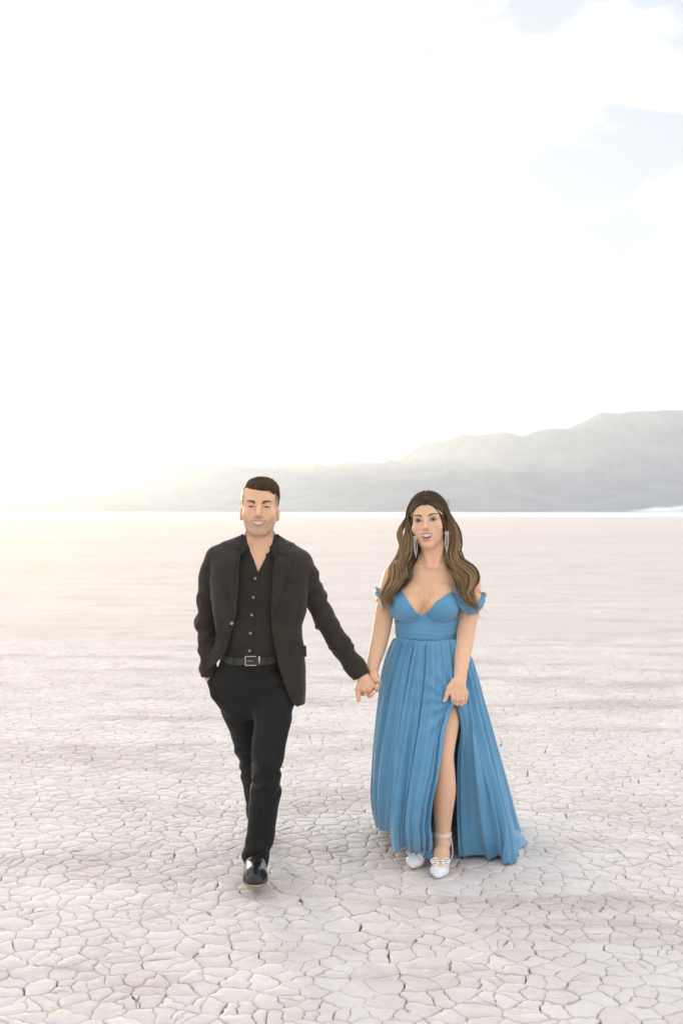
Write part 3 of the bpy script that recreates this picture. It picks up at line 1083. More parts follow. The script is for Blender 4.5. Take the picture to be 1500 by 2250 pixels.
    def paint(self, V, rgb, brow, lip, iris, stubble=None, blush=0.0):
        lx, ly, lz = self.local(V[:, 0], V[:, 1], V[:, 2])
        near = (np.abs(lx) < 0.1) & (np.abs(ly) < 0.14) & (lz > -0.13) & (lz < 0.14)
        fr = fsm(-0.045, -0.060, ly) * near
        ax = np.abs(lx)
        def blend(m, col):
            m = np.clip(m, 0, 1)[:, None]
            rgb[:] = rgb * (1 - m) + np.asarray(col) * m
        if stubble is not None:
            jaw = fsm(-0.038, -0.062, lz) * fsm(-0.125, -0.112, lz) * fsm(0.03, 0.0, ly) * near
            jaw = np.maximum(jaw * 0.8, np.exp(-(ax / 0.024)**2 - ((lz + 0.046) / 0.005)**2) * fr)
            jaw *= 1 - 0.75 * np.exp(-((ax - 0.042) / 0.014)**2 - ((lz + 0.045) / 0.018)**2)
            blend(jaw * 0.4, stubble)
            # faded hair at the sides of the head
            side = fsm(0.044, 0.057, ax + 0.35 * (ly + 0.02)) * fsm(-0.012, 0.045, lz) * fsm(-0.072, -0.050, ly) * near
            side = np.maximum(side, fsm(0.03, 0.055, ly) * fsm(-0.045, 0.02, lz) * near)
            blend(side * 0.8 * (ax < 0.0795), (0.045, 0.030, 0.022))
        if blush:
            ch = np.exp(-((ax - 0.044) / 0.016)**2 - ((lz + 0.028) / 0.014)**2) * fr
            blend(ch * blush, (0.58, 0.23, 0.17))
        ears = near * fsm(0.0735, 0.080, ax) * (ly > -0.03)
        blend(ears * 0.3, (0.60, 0.22, 0.13))
        mo, lu, ll = self.mouth_masks(lx, lz)
        blend(np.maximum(lu, ll) * fr * 0.85, lip)
        blend(mo * fr, (0.10, 0.03, 0.025))
        if self.w:
            q = (lx / 0.0265)**2
            teeth = mo * fsm(-0.0675 + 0.008 * q - 0.001, -0.0675 + 0.008 * q + 0.001, lz)
            tongue = mo * fsm(-0.0700, -0.0725, lz) * (np.abs(lx) < 0.014)
            blend(tongue * fr * 0.9, (0.55, 0.25, 0.22))
        else:
            teeth = mo * fsm(0.0262, 0.0235, np.abs(lx)) * (1 - 0.35*np.exp(-((np.mod(lx + 0.00375, 0.0075) - 0.00375) / 0.0006)**2))
        blend(teeth * fr, (0.80, 0.76, 0.69))
        # eyes
        em = self.eye_mask(lx, lz) * fr
        ex = lx - np.sign(lx) * 0.031 - self.gaze
        r = np.hypot(ex, lz - 0.0006)
        blend(em, (0.50, 0.45, 0.42))
        blend(em * fsm(0.0072, 0.0058, r), iris)
        blend(em * fsm(0.0038, 0.0028, r), (0.008, 0.007, 0.006))
        # lashes along the upper rim
        t = (ax - 0.031) / 0.0145
        up = (0.0064 * (1 - t * t) + 0.0014 * t) if self.w else (0.0031 * (1 - t * t) - 0.0008)
        lash = np.exp(-((lz - up - 0.0004) / (0.0030 if self.w else 0.0019))**2) * fsm(1.2, 1.0, np.abs(t)) * fr
        blend(lash * (0.95 if self.w else 0.8), (0.018, 0.012, 0.010))
        if self.w:
            lo = -0.0046 * (1 - t * t) + 0.0014 * t
            blend(np.exp(-((lz - lo + 0.0006) / 0.0012)**2) * fsm(1.1, 0.9, np.abs(t)) * fr * 0.75, (0.05, 0.03, 0.025))
            shadow = np.exp(-((lz - 0.0095) / 0.0045)**2 - ((ax - 0.034) / 0.013)**2) * fr
            blend(shadow * 0.5, (0.26, 0.14, 0.10))
        # brows
        u = (ax - 0.0140) / 0.037
        bz = (0.0190 + 0.0085 * np.sin(np.clip(u, 0, 1) * 2.25) * 0.8 - 0.0015) if self.w else (0.0165 + 0.0062 * np.sin(np.clip(u, 0, 1) * 2.5))
        th = (0.0042 if self.w else 0.0056) * np.clip(1.15 - 0.75 * np.clip(u, 0, 1), 0.15, 1)
        bm = fsm(1.25, 0.7, np.abs(lz - bz) / th) * fsm(-0.06, 0.06, u) * fsm(1.05, 0.85, u) * fr
        blend(bm * 0.92, brow)
        return rgb
    gaze = 0.0
# ---------------------------------------------------------------- the man
YM = 5.30
def mz(py, y=YM):
    return EYE - (py - HORIZON) * y / FPX
def mx(px, y=YM):
    return (px - 750.0) * y / FPX
def rows_px(tab, y=YM):
    """(py, pxleft, pxright, depth offset, half depth) -> loft rows"""
    return [(mz(py, y + dy), mx(l, y + dy), mx(r, y + dy), y + dy, b) for py, l, r, dy, b in tab]

# silhouettes taken at the man's own distance
JACKET_TORSO = [(1196, 500, 640, 0.02, 0.080), (1212, 470, 672, 0.015, 0.100), (1240, 459, 684, 0.0, 0.115), (1300, 464, 677, -0.005, 0.125), (1345, 470, 671, -0.005, 0.123),
                (1370, 474, 666, 0.0, 0.120), (1400, 474, 665, 0.0, 0.120), (1430, 470, 668, 0.0, 0.122), (1470, 462, 671, 0.005, 0.128),
                (1510, 460, 672, 0.005, 0.132), (1545, 462, 671, 0.005, 0.134), (1562, 464, 668, 0.005, 0.134)]
SHIRT_TORSO = [(1200, 515, 628, 0.02, 0.070), (1240, 480, 662, 0.005, 0.098), (1300, 480, 660, 0.0, 0.108), (1370, 482, 656, 0.0, 0.106), (1430, 486, 634, 0.0, 0.108), (1462, 487, 622, 0.0, 0.110)]
CUT_L = [(1160, 536), (1172, 534), (1210, 528), (1240, 523), (1300, 521), (1345, 518), (1366, 513), (1380, 509), (1395, 503), (1408, 497), (1418, 488), (1428, 474), (1440, 459), (1450, 450), (1480, 430), (1600, 400)]
CUT_R = [(1160, 605), (1172, 604), (1230, 602), (1280, 599), (1330, 597), (1375, 597), (1390, 598), (1430, 605), (1465, 612), (1490, 620), (1530, 634), (1550, 643), (1556, 652), (1559, 668), (1570, 700)]

def interp_px(tab, z, y=5.19):
    Z = np.array([EYE - (py - HORIZON) * y / FPX for py, _ in tab]); X = np.array([(px - 750) * y / FPX for _, px in tab])
    o = np.argsort(Z)
    return np.interp(z, Z[o], X[o])

def build_man():
    skin = np.array([0.765, 0.455, 0.290])
    # ---------------- body: head, neck, chest, both arms and hands, legs and feet, one surface
    F = Field(axis(-0.72, 0.26, 0.007, [(-0.485, -0.285, 0.0019), (0.06, 0.20, 0.0024)]),
              axis(4.88, 5.66, 0.007, [(5.165, 5.30, 0.0019), (5.30, 5.42, 0.004)]),
              axis(0.03, 1.82, 0.008, [(0.74, 0.90, 0.0026), (1.525, 1.80, 0.0019)]))
    head = Head((mx(570.5), YM + 0.005, mz(1115.5)), 1.155, yaw=1.5, roll=1.2, pitch=-2)
    # chest and arms and legs under the clothes
    F.loft([(z, l + 0.014, r - 0.014, yc, b - 0.012) for z, l, r, yc, b in rows_px(SHIRT_TORSO)], 0.0)
    F.chain([(at(548, 1206, 5.31), 0.046), (at(484, 1222, 5.31), 0.036)], 0.03)
    F.chain([(at(594, 1206, 5.31), 0.046), (at(660, 1236, 5.31), 0.036)], 0.03)
    F.chain([(at(476, 1235, 5.32), 0.034), (at(454, 1366, 5.37), 0.031), (at(456, 1482, 5.27), 0.024)], 0.01)
    F.chain([(at(664, 1246, 5.31), 0.034), (at(712, 1358, 5.35), 0.033), (at(795, 1486, 5.31), 0.026)], 0.01)
    # hips and legs (trousers hide them)
    F.loft(rows_px([(1445, 504, 600, 0, 0.085), (1500, 490, 622, 0, 0.09), (1550, 500, 620, 0.01, 0.08)]), 0.02)
    F.chain([(at(522, 1540, 5.33), 0.05), (at(550, 1690, 5.46), 0.035), (at(572, 1800, 5.66), 0.03), (at(580, 1850, 5.76), 0.028)], 0.02)
    F.chain([(at(602, 1540, 5.28), 0.06), (at(584, 1690, 5.17), 0.04), (at(566, 1890, 5.15), 0.03)], 0.02)
    # neck
    F.cone(at(571, 1196, 5.325), at(571, 1150, 5.315), 0.064, 0.0605, 0.02)
    F.cone(at(571, 1220, 5.30), at(571, 1190, 5.31), 0.066, 0.060, 0.035)
    for s, px in ((-1, 560), (1, 582)):           # cords of the neck down to the collar bones
        F.cone(at(571 + s * 24, 1168, 5.285), at(571 + s * 5, 1226, 5.245), 0.010, 0.008, 0.02)
    head.sculpt(F)
    # hand in the trouser pocket: a sliver of wrist and the back of the hand
    F.chain([(at(456, 1478, 5.27), 0.018), (at(460, 1494, 5.275), 0.014), (at(474, 1518, 5.285), 0.014)], 0.01)
    # the hand that holds hers
    YH = 5.285
    def h(x, y, dy=0.0):                          # pixel of the enlarged hand view
        return at(760 + x / 15.0, 1450 + y / 15.0, YH + dy)
    F.chain([(h(520, 500, 0.02), 0.026), (h(600, 660, 0.005), 0.0275), (h(650, 780, 0.0), 0.0265)], 0.012, sq=((0, 1, 0), 0.72))
    knuck = [h(470, 930, -0.004), h(600, 985, -0.010), h(760, 960, -0.008), h(890, 850, 0.0)]
    for kpt in knuck:
        F.cone(h(600, 640, 0.005), kpt, 0.020, 0.0125, 0.010)
    for kpt, mid, tip in ((knuck[0], h(520, 1100, 0.016), h(600, 1130, 0.040)), (knuck[1], h(690, 1095, 0.006), h(760, 1120, 0.035)),
                          (knuck[2], h(850, 1050, 0.010), h(900, 1060, 0.038)), (knuck[3], h(955, 900, 0.016), h(985, 900, 0.042))):
        F.chain([(kpt, 0.0118), (mid, 0.0102), (tip, 0.0090)], 0.005)
    F.chain([(h(470, 780, 0.004), 0.017), (h(385, 960, -0.002), 0.0135), (h(405, 1180, -0.006), 0.0108), (h(412, 1330, -0.008), 0.0090)], 0.007)
    V, Q = F.mesh(2)
    rgb = np.tile(skin, (len(V), 1))
    wv = waves(5, 8, 0.03, 0.10)(V[:, 0], V[:, 1], V[:, 2])
    rgb *= (1 + 0.05 * wv)[:, None]
    head.paint(V, rgb, (0.035, 0.023, 0.016), (0.46, 0.215, 0.175), (0.040, 0.024, 0.014), stubble=(0.215, 0.150, 0.115), blush=0.12)
    # redder knuckles and finger tips, pale nail
    def dab(p, r, col, m):
        nonlocal rgb
        w = np.exp(-(np.linalg.norm(V - p, axis=1) / r)**2)[:, None] * m
        rgb = rgb * (1 - w) + np.asarray(col) * w
    for kpt in knuck:
        dab(kpt, 0.010, (0.47, 0.24, 0.16), 0.5)
    dab(h(395, 1340, -0.018), 0.0065, (0.66, 0.40, 0.34), 0.9)
    me = mesh_np('person', V, Q); set_color(me, rgb)
    man = link('person', me, None, MAT_SKIN)
    man['label'] = 'man in a black suit and open-collared dark shirt, one hand in his pocket'
    man['category'] = 'person'

    # ---------------- shirt
    S = Field(axis(-0.62, -0.08, 0.0042), axis(5.15, 5.43, 0.0042), axis(0.93, 1.56, 0.0042))
    wr = waves(11, 10, 0.07, 0.22)
    def shirt_wob(x, y, z):
        pull = 0.5 + 0.5 * np.sin((z + 0.55 * (x + 0.42)) * 46 + 3 * wr(x, y, z))
        low = fsm(1.18, 0.98, z)
        return 0.0050 * wr(x, y, z) - 0.0080 * low * pull * np.exp(-((x + 0.40) / 0.09)**2) + 0.0032 * pull
    S.loft(rows_px(SHIRT_TORSO), 0, wob=shirt_wob)
    for sx, px, py in ((-1, 484, 1222), (1, 660, 1236)):
        S.cone(at(571 + sx * 24, 1203, 5.31), at(px, py, 5.31), 0.052, 0.042, 0.03)
    S.cone(at(571, 1204, 5.32), at(571, 1180, 5.325), 0.0745, 0.0725, 0.02)
    def neck_open(x, y, z):                       # inside of the collar and the V of the open front
        L = interp_px([(1150, 536), (1198, 544), (1215, 551), (1240, 560), (1257, 565.5), (1262, 566)], z)
        R = interp_px([(1150, 604), (1198, 594), (1207, 580), (1215, 580), (1224, 583), (1236, 577), (1257, 566.5), (1262, 566)], z)
        d = np.maximum(L - x, x - R)
        return np.maximum(np.maximum(d, y - 5.31), mz(1259, 5.2) - z)
    S.put(neck_open, (-0.7, 5.1, 1.3), (0, 5.31, 1.6), 0.004, 'sub')
    S.cone(at(571, 1220, 5.315), at(571, 1150, 5.315), 0.0635, 0.0665, 0.0, 'sub')
    V, Q = S.mesh(1)
    shirt = link('shirt', mesh_np('shirt', V, Q), man, MAT_SHIRT)
    # placket, collar wings, buttons
    pl = [(1259, 549, 568), (1300, 547, 563), (1340, 545, 560), (1400, 541, 557), (1440, 541, 555)]
    sheet(S.front, [(mz(py, 5.19), mx(a, 5.19), mx(b, 5.19)) for py, a, b in pl], 0.0035, 0.003, 'placket', MAT_SHIRT, shirt, 6, 40)
    for name, tab in (('collar_wing', [(1177, 533, 538), (1185, 531, 539), (1200, 528.5, 542), (1212, 528, 536), (1220, 527.5, 529)]),
                      ('collar_wing', [(1177, 601, 606), (1185, 600, 605), (1200, 595, 604.5), (1212, 599, 604), (1228, 602.5, 604)])):
        sheet(lambda x, z: 5.215 + 0.35 * max(z - 1.47, 0), [(mz(py, 5.2), mx(a, 5.2), mx(b, 5.2)) for py, a, b in tab], 0.017, 0.005, name, MAT_SHIRT, shirt, 6, 14)
    bt = Tubes()
    a = np.linspace(0, 2*np.pi, 14, endpoint=False)
    bt.add(np.c_[0.0044*np.cos(a), 0*a, 0.0044*np.sin(a)], 0.0016, 5, closed=True)
    bt.add([(0, 0.0012, 0), (0, 0.0002, 0)], [0.0044, 0.0044], 12)
    for i, (px, py) in enumerate(((560.4, 1271), (556.5, 1312.5), (553.5, 1351.5), (550.2, 1391.5), (548.3, 1430))):
        p = at(px, py, 5.19)
        y = S.front(p[0], p[2], 5.19)
        if i == 0:
            b0 = bt.build('button', MAT_BUTTON, shirt); b = b0
        else:
            b = b0.copy(); COL.objects.link(b); b.parent = shirt
        b.location = (p[0], y - 0.006, p[2])

    # ---------------- trousers
    T = Field(axis(-0.68, -0.18, 0.0045), axis(4.95, 5.95, 0.006), axis(0.02, 1.02, 0.0048))
    wt = waves(23, 12, 0.05, 0.16)
    def front_wob(x, y, z):
        knee = np.exp(-((z - 0.46) / 0.09)**2)
        up = np.exp(-((z - 0.80) / 0.10)**2)
        hem = np.exp(-((z - 0.12) / 0.08)**2)
        f = np.sin((z - 0.55 * x) * 70 + 4 * wt(x, y, z))
        g = np.sin((z + 0.9 * x) * 60 + 3 * wt(x, y, z) + 1)
        crease = 0.004 * np.exp(-((x - (-0.335 - 0.02 * z)) / 0.008)**2) * (y < 5.3)
        return 0.0036 * wt(x, y, z) + 0.0062 * knee * f + 0.0058 * up * g + 0.0048 * hem * f - crease * 1.2
    front_leg = [(1905, 538, 584, -0.16, 0.062), (1890, 534, 589, -0.16, 0.064), (1875, 532, 594, -0.16, 0.065), (1862, 533, 597, -0.15, 0.066), (1848, 539, 600, -0.15, 0.068), (1830, 543, 604, -0.14, 0.068), (1800, 545, 608, -0.14, 0.070),
                 (1772, 547, 612, -0.14, 0.073), (1748, 549, 617, -0.14, 0.077), (1730, 551, 618, -0.14, 0.076), (1705, 555, 615, -0.15, 0.076), (1680, 553, 621, -0.15, 0.080), (1656, 553, 625, -0.14, 0.084),
                 (1632, 553, 629, -0.12, 0.088), (1604, 557, 636, -0.10, 0.092), (1580, 558, 641, -0.08, 0.095), (1550, 556, 646, -0.05, 0.098), (1520, 560, 642, -0.02, 0.088), (1490, 570, 630, 0.0, 0.06)]
    back_leg = [(1862, 560, 602, 0.46, 0.055), (1800, 543, 600, 0.36, 0.058), (1770, 541, 590, 0.31, 0.060), (1722, 533, 580, 0.22, 0.064), (1700, 528, 575, 0.17, 0.066), (1687, 529, 574, 0.15, 0.067), (1668, 523, 572, 0.13, 0.070), (1648, 516, 570, 0.11, 0.076), (1613, 507, 568, 0.08, 0.082),
                (1580, 493, 566, 0.05, 0.088), (1555, 482, 566, 0.03, 0.094), (1530, 471, 566, 0.01, 0.100)]
    hips = [(1572, 505, 622, 0.02, 0.075), (1556, 490, 636, 0.01, 0.095), (1540, 477, 645, 0.0, 0.110), (1515, 464, 650, 0.0, 0.118), (1497, 458, 649, 0.0, 0.120), (1480, 462, 640, 0.0, 0.118), (1462, 480, 628, 0.0, 0.114), (1440, 487, 619, 0.0, 0.111)]
    def hip_wob(x, y, z):
        f = np.sin((z - 0.75 * x) * 62 + 3 * wt(x, y, z))
        return 0.0032 * wt(x, y, z) + 0.0075 * f * np.exp(-((x + 0.29) / 0.07)**2) * fsm(0.99, 0.9, z) + 0.004 * np.exp(-((x + 0.405) / 0.004)**2) * (y < 5.3) * fsm(0.82, 0.86, z)
    def wrap(tab, wob, k, p=2.2):
        T.loft(rows_px(tab), k, wob=wob, p=p)
    wrap(hips, hip_wob, 0.0)
    wrap(back_leg, front_wob, 0.03)
    wrap(front_leg, front_wob, 0.022)
    T.chain([(at(465, 1500, 5.265), 0.019), (at(477, 1524, 5.258), 0.026), (at(489, 1546, 5.258), 0.020)], 0.02)
    # the hem is open over the shoe
    T.ell(at(561, 1912, 5.135), (0.046, 0.050, 0.028), 0.004, 'sub')
    # slanted pocket mouth where the hand goes in
    T.cone(at(456, 1490, 5.225), at(468, 1508, 5.222), 0.010, 0.004, 0.004, 'sub')
    V, Q = T.mesh(1)
    trousers = link('trousers', mesh_np('trousers', V, Q), man, MAT_TROUSER)
    fly = sheet(T.front, [(mz(1468, 5.19), mx(546, 5.19), mx(560, 5.19)), (mz(1500, 5.19), mx(546, 5.19), mx(560, 5.19)), (mz(1530, 5.19), mx(551, 5.19), mx(560, 5.19))], 0.0022, 0.003, 'fly', MAT_TROUSER, trousers, 5, 16)
    # ---------------- belt with buckle
    n = 60
    ang = np.linspace(0, 2*np.pi, n, endpoint=False)
    cx, a_ = (mx(488) + mx(620)) / 2, (mx(620) - mx(488)) / 2 + 0.002
    zc = mz(1452, 5.19)
    V = []; Fq = []
    prof = [(0.0, -0.0165), (0.0035, -0.0165), (0.0035, 0.0165), (0.0, 0.0165)]
    for i, t in enumerate(ang):
        for o, dz in prof:
            c, s_ = np.cos(t), np.sin(t)
            ex = np.sign(c) * abs(c)**0.9; ey = np.sign(s_) * abs(s_)**0.9
            V.append((cx + (a_ + o) * ex, YM + (0.1135 + o) * ey, zc + dz + 0.003 * s_))
    for i in range(n):
        j = (i + 1) % n
        for k in range(4):
            k2 = (k + 1) % 4
            Fq.append((i*4 + k, j*4 + k, j*4 + k2, i*4 + k2))
    belt = link('belt', mesh_np('belt', np.array(V), Fq), man, MAT_BELT)
    belt.modifiers.new('edges', 'EDGE_SPLIT').split_angle = math.radians(40)
    yb = YM - 0.1135 - 0.006
    def frame(px0, px1, py0, py1, w, name, mat, open_right=False):
        p0, p1 = at(px0, py0, yb), at(px1, py1, yb)
        t = Tubes()
        pts = [(p1[0], yb, p0[2]), (p0[0], yb, p0[2]), (p0[0], yb, p1[2]), (p1[0], yb, p1[2])]
        q = []
        for (a, b) in zip(pts[:-1], pts[1:]):
            q += [np.array(a) * (1 - s) + np.array(b) * s for s in (0.04, 0.3, 0.7, 0.96)]
        t.add(np.array(q), w, 6)
        return t.build(name, mat, belt)
    frame(539, 564, 1442.5, 1462, 0.0025, 'buckle', MAT_STEEL)
    kp = Tubes(); kp.add([at(569.5, 1442, yb), at(569.5, 1452, yb - 0.001), at(569.5, 1461, yb)], 0.004, 6, flat=0.5); kp.build('keeper', MAT_STEEL, belt)
    pin = Tubes(); pin.add([at(542, 1452, yb - 0.001), at(556, 1452.5, yb - 0.001)], 0.0013, 5); pin.build('buckle_pin', MAT_STEEL, belt)
    for px in (511, 588):
        lp = Tubes(); lp.add([at(px, 1437, yb + 0.006), at(px, 1440, yb), at(px, 1452, yb - 0.001), at(px, 1464, yb), at(px, 1467, yb + 0.006)], 0.0065, 6, flat=0.3, up=(1, 0, 0)); lp.build('belt_loop', MAT_TROUSER, trousers)

    # ---------------- jacket
    J = Field(axis(-0.73, 0.17, 0.0045), axis(5.12, 5.50, 0.0045), axis(0.72, 1.58, 0.0045))
    wj = waves(31, 12, 0.08, 0.28)
    def torso_wob(x, y, z):
        pull = np.sin((z + 0.7 * x) * 40 + 3 * wj(x, y, z))
        dart = 0.5 * np.exp(-((x + 0.20 + 0.05 * (z - 1.1)) / 0.012)**2)
        return 0.0062 * wj(x, y, z) + 0.0045 * pull * np.exp(-((z - 1.12) / 0.10)**2) + 0.0035 * dart * (y < 5.28) * fsm(0.95, 1.0, z) * fsm(1.30, 1.2, z)
    J.loft(rows_px(JACKET_TORSO), 0, wob=torso_wob, p=2.3)
    J.cone(at(536, 1196, 5.315), at(479, 1221, 5.315), 0.046, 0.0495, 0.03)
    J.cone(at(605, 1196, 5.315), at(663, 1237, 5.315), 0.046, 0.0510, 0.03)
    def fold(seed, amp):
        w = waves(seed, 8, 0.05, 0.12)
        return w, amp
    def sleeve(pts, seed, elbow):
        G = Field(*J.ax)
        G.chain(pts, 0.03)
        w = waves(seed, 10, 0.06, 0.18)
        axis_ = np.asarray(pts[-1][0]) - np.asarray(pts[0][0]); axis_ /= np.linalg.norm(axis_)
        side = np.cross(axis_, (0, 1, 0))
        e = np.asarray(elbow)
        def wob(x, y, z):
            s = (x - e[0]) * axis_[0] + (y - e[1]) * axis_[1] + (z - e[2]) * axis_[2]
            c = (x - e[0]) * side[0] + (z - e[2]) * side[2]
            f = np.sin(s * 80 + 34 * c + 6.5 * w(x, y, z)) * (0.6 + 0.8 * w(y, z, x))
            f2 = np.sin(s * 60 - 34 * c + 3 * w(x, y, z) + 2)
            return 0.0042 * w(x, y, z) + 0.0062 * f * np.exp(-(s / 0.075)**2) + 0.0050 * f2 * np.exp(-((s + 0.13) / 0.10)**2) + 0.0042 * f * np.exp(-((s - 0.16) / 0.08)**2)
        lo = [a[0] for a in G.ax]; hi = [a[-1] for a in G.ax]
        G.put(wob, lo, hi, 0, 'disp')
        return G
    sl = [(at(474, 1224, 5.315), 0.0485), (at(463, 1262, 5.325), 0.0490), (at(457.5, 1305, 5.345), 0.0475), (at(454, 1368, 5.37), 0.0470), (at(457, 1425, 5.325), 0.0420), (at(457, 1470, 5.28), 0.0345), (at(456, 1484, 5.27), 0.0300)]
    sr = [(at(664, 1240, 5.315), 0.0505), (at(675, 1270, 5.32), 0.0505), (at(691, 1310, 5.335), 0.0475), (at(712, 1358, 5.35), 0.0490), (at(748, 1418, 5.335), 0.0490), (at(780, 1465, 5.318), 0.0440), (at(794, 1485, 5.31), 0.0425)]
    def end_cut(G, p, q, rin, ext=0.0):               # square end of a sleeve beyond p in direction q
        p = np.asarray(p); n = np.asarray(q) - np.asarray(sl[0][0]) * 0
        n = n / np.linalg.norm(n)
        def fn(x, y, z):
            return (x - p[0]) * n[0] + (y - p[1]) * n[1] + (z - p[2]) * n[2] - ext
        m = 0.09
        G.put(fn, p - m, p + m, 0, 'cut')
        G.cone(p - n * 0.02, p + n * 0.05, rin, rin + 0.006, 0.0, 'sub')
    GL = sleeve(sl, 41, sl[3][0]); GR = sleeve(sr, 43, sr[3][0])
    end_cut(GL, at(456, 1489, 5.265), (-0.05, -0.1, -1.0), 0.0215)
    end_cut(GR, at(794.5, 1485.5, 5.31), (0.48, -0.05, -0.86), 0.031)
    def front_open(x, y, z):
        L, R = interp_px(CUT_L, z), interp_px(CUT_R, z)
        return np.maximum(np.maximum(L - x, x - R), y - 5.30)
    J.put(front_open, (-0.8, 5.0, 0.7), (0.2, 5.305, 1.6), 0.004, 'sub')
    # nothing of the near front panel hangs below the swept-back tail on the pocket side; the back stays above the seat
    def low_cut(x, y, z):
        zl = mz(1474, 5.2) + np.maximum(x - mx(456, 5.2), 0) * 0.9
        return np.maximum(np.maximum(z - zl, y - 5.42), x - mx(545))
    J.put(low_cut, (-0.8, 5.0, 0.6), (-0.38, 5.6, 1.1), 0.0, 'sub')
    def back_hem(x, y, z):
        return np.maximum(np.maximum(z - mz(1500), 5.34 - y), x - mx(640))
    J.put(back_hem, (-0.8, 5.3, 0.6), (0.2, 5.6, 1.1), 0.0, 'sub')
    J.put(lambda x, y, z: np.maximum(z - mz(1546) + 0*x, 5.235 - y), (-0.5, 5.1, 0.6), (0.2, 5.6, 1.0), 0.0, 'sub')
    def jmin(G, k):
        h = np.clip(0.5 + 0.5 * (J.g - G.g) / k, 0, 1)
        J.g[:] = J.g + (G.g - J.g) * h - k * h * (1 - h)
    jmin(GL, 0.008); jmin(GR, 0.008)
    # neck opening of the jacket collar at the back
    J.cone(at(571, 1225, 5.315), at(571, 1140, 5.315), 0.074, 0.076, 0.0, 'sub')
    V, Q = J.mesh(1)
    jacket = link('jacket', mesh_np('jacket', V, Q), man, MAT_JACKET)
    def zx(tab, y=5.19):
        return [(mz(py, y), mx(a, y), mx(b, y)) for py, a, b in tab]
    lap = [('lapel', [(1209, 500, 527), (1213, 496, 527), (1240, 497, 523), (1280, 500, 522), (1310, 503.5, 521), (1340, 509, 518.5), (1362, 513, 514.5)]),
           ('lapel', [(1223, 602.5, 633), (1227, 602, 637), (1250, 600.5, 633), (1270, 599.5, 628), (1300, 598, 619), (1340, 597, 606), (1362, 597, 599)])]
    for name, tab in lap:
        sheet(J.front, zx(tab), 0.0115, 0.010, name, MAT_JACKET, jacket, 12, 50)
    def coll_front(x, z):
        y = J.front(x, z)
        return y if y is not None else 5.27
    for name, tab in (('collar', [(1174, 529, 534), (1185, 519, 532), (1200, 507, 529), (1206, 504, 528)]),
                      ('collar', [(1174, 604, 610), (1185, 603.5, 617), (1200, 603, 625), (1214, 602.5, 633), (1219, 602.5, 634)])):
        sheet(coll_front, zx(tab, 5.22), 0.006, 0.006, name, MAT_JACKET, jacket, 10, 20)
    sheet(J.front, zx([(1422, 639, 671), (1426, 638.5, 672), (1447, 641, 672.5)]), 0.005, 0.004, 'pocket_flap', MAT_JACKET, jacket, 8, 10)
    sheet(J.front, zx([(1276, 628, 640), (1278, 628, 659), (1272, 640, 660)]), 0.003, 0.003, 'breast_pocket', MAT_JACKET, jacket, 8, 6)
    jb = Tubes(); jb.add([(0, 0.003, 0), (0, -0.002, 0), (0, -0.003, 0)], [0.0075, 0.0075, 0.005], 12)
    p = at(509, 1370, 5.19); jbo = jb.build('button', MAT_BUTTON, jacket); jbo.location = (p[0], J.front(p[0] - 0.006, p[2], 5.2) - 0.002, p[2])
    # the front tail swept back over the wrist by the pocketed hand
    flap = [(1362, 476, 511), (1378, 475, 510), (1388, 474, 508), (1400, 473, 505), (1412, 471, 501.5), (1424, 466, 497.5), (1432, 461.5, 494.5), (1440, 457, 490), (1450, 452.5, 482.5), (1462, 451.5, 469), (1472, 451.5, 455)]
    def flap_front(x, z):
        y = J.front(x, z)
        lim = 5.215 - 0.10 * (1.13 - z) + 0.55 * max(mx(482, 5.2) - x, 0)
        return min(y, lim) if y is not None else lim
    sheet(flap_front, zx(flap), lambda z: 0.0075 * fsm(mz(1364, 5.19), mz(1400, 5.19), z) - 0.003 * fsm(mz(1375, 5.19), mz(1362, 5.19), z), 0.006, 'swept_tail', MAT_JACKET, jacket, 14, 46)
    hem = Tubes()
    hq = catmull([at(a, b, 5.19) for a, b in ((511.5, 1372), (505, 1393), (497, 1408), (485, 1421), (470, 1431), (458, 1440), (453, 1450), (452, 1470))], 40)
    for k in range(40):
        hq[k, 1] = flap_front(hq[k, 0], hq[k, 2]) - 0.0075 * min(k / 12, 1)
    hem.add(hq, 0.0026, 6)
    hem.build('front_hem', MAT_JACKET, jacket)

    # ---------------- shoes
    def shoe(heel, yaw, pitch, k=1.0):
        """heel = ground point under the heel; local y runs from heel to toe"""
        R = np.array(Matrix.Rotation(math.radians(180 + yaw), 3, 'Z') @ Matrix.Rotation(math.radians(pitch), 3, 'X')) * k
        H = Field(axis(-0.07, 0.07, 0.0028), axis(-0.05, 0.31, 0.0028), axis(-0.02, 0.15, 0.0028))
        H.chain([((0, 0.02, 0.055), 0.036), ((0, 0.09, 0.060), 0.037), ((0.002, 0.15, 0.046), 0.041), ((0.003, 0.21, 0.036), 0.043), ((0.004, 0.250, 0.030), 0.033)], 0.03)
        H.cone((0, 0.025, 0.06), (0, 0.025, 0.095), 0.036, 0.032, 0.02)
        H.put(lambda x, y, z: (0.022 - z) + 0*x + 0*y, (-1, -1, -1), (1, 1, 1), 0, 'cut')
        # toe cap seam and tongue edges
        H.put(lambda x, y, z: 0.0015 * np.exp(-((y - 0.215 + 1.2 * x*x*8) / 0.0025)**2) + 0*z, (-1, -1, -1), (1, 1, 1), 0, 'disp')
        H.put(lambda x, y, z: 0.0016 * np.exp(-((np.abs(x) - 0.010 - 0.02 * (y - 0.1)) / 0.002)**2) * fsm(0.07, 0.09, y) * fsm(0.17, 0.16, y) + 0*z, (-1, -1, 0.03), (1, 1, 1), 0, 'disp')
        H.cone((0, 0.025, 0.09), (0, 0.025, 0.16), 0.026, 0.028, 0, 'sub')
        V, Q = H.mesh(1)
        W = V @ R.T + heel
        up = link('shoe', mesh_np('shoe', W, Q), man, MAT_SHOE)
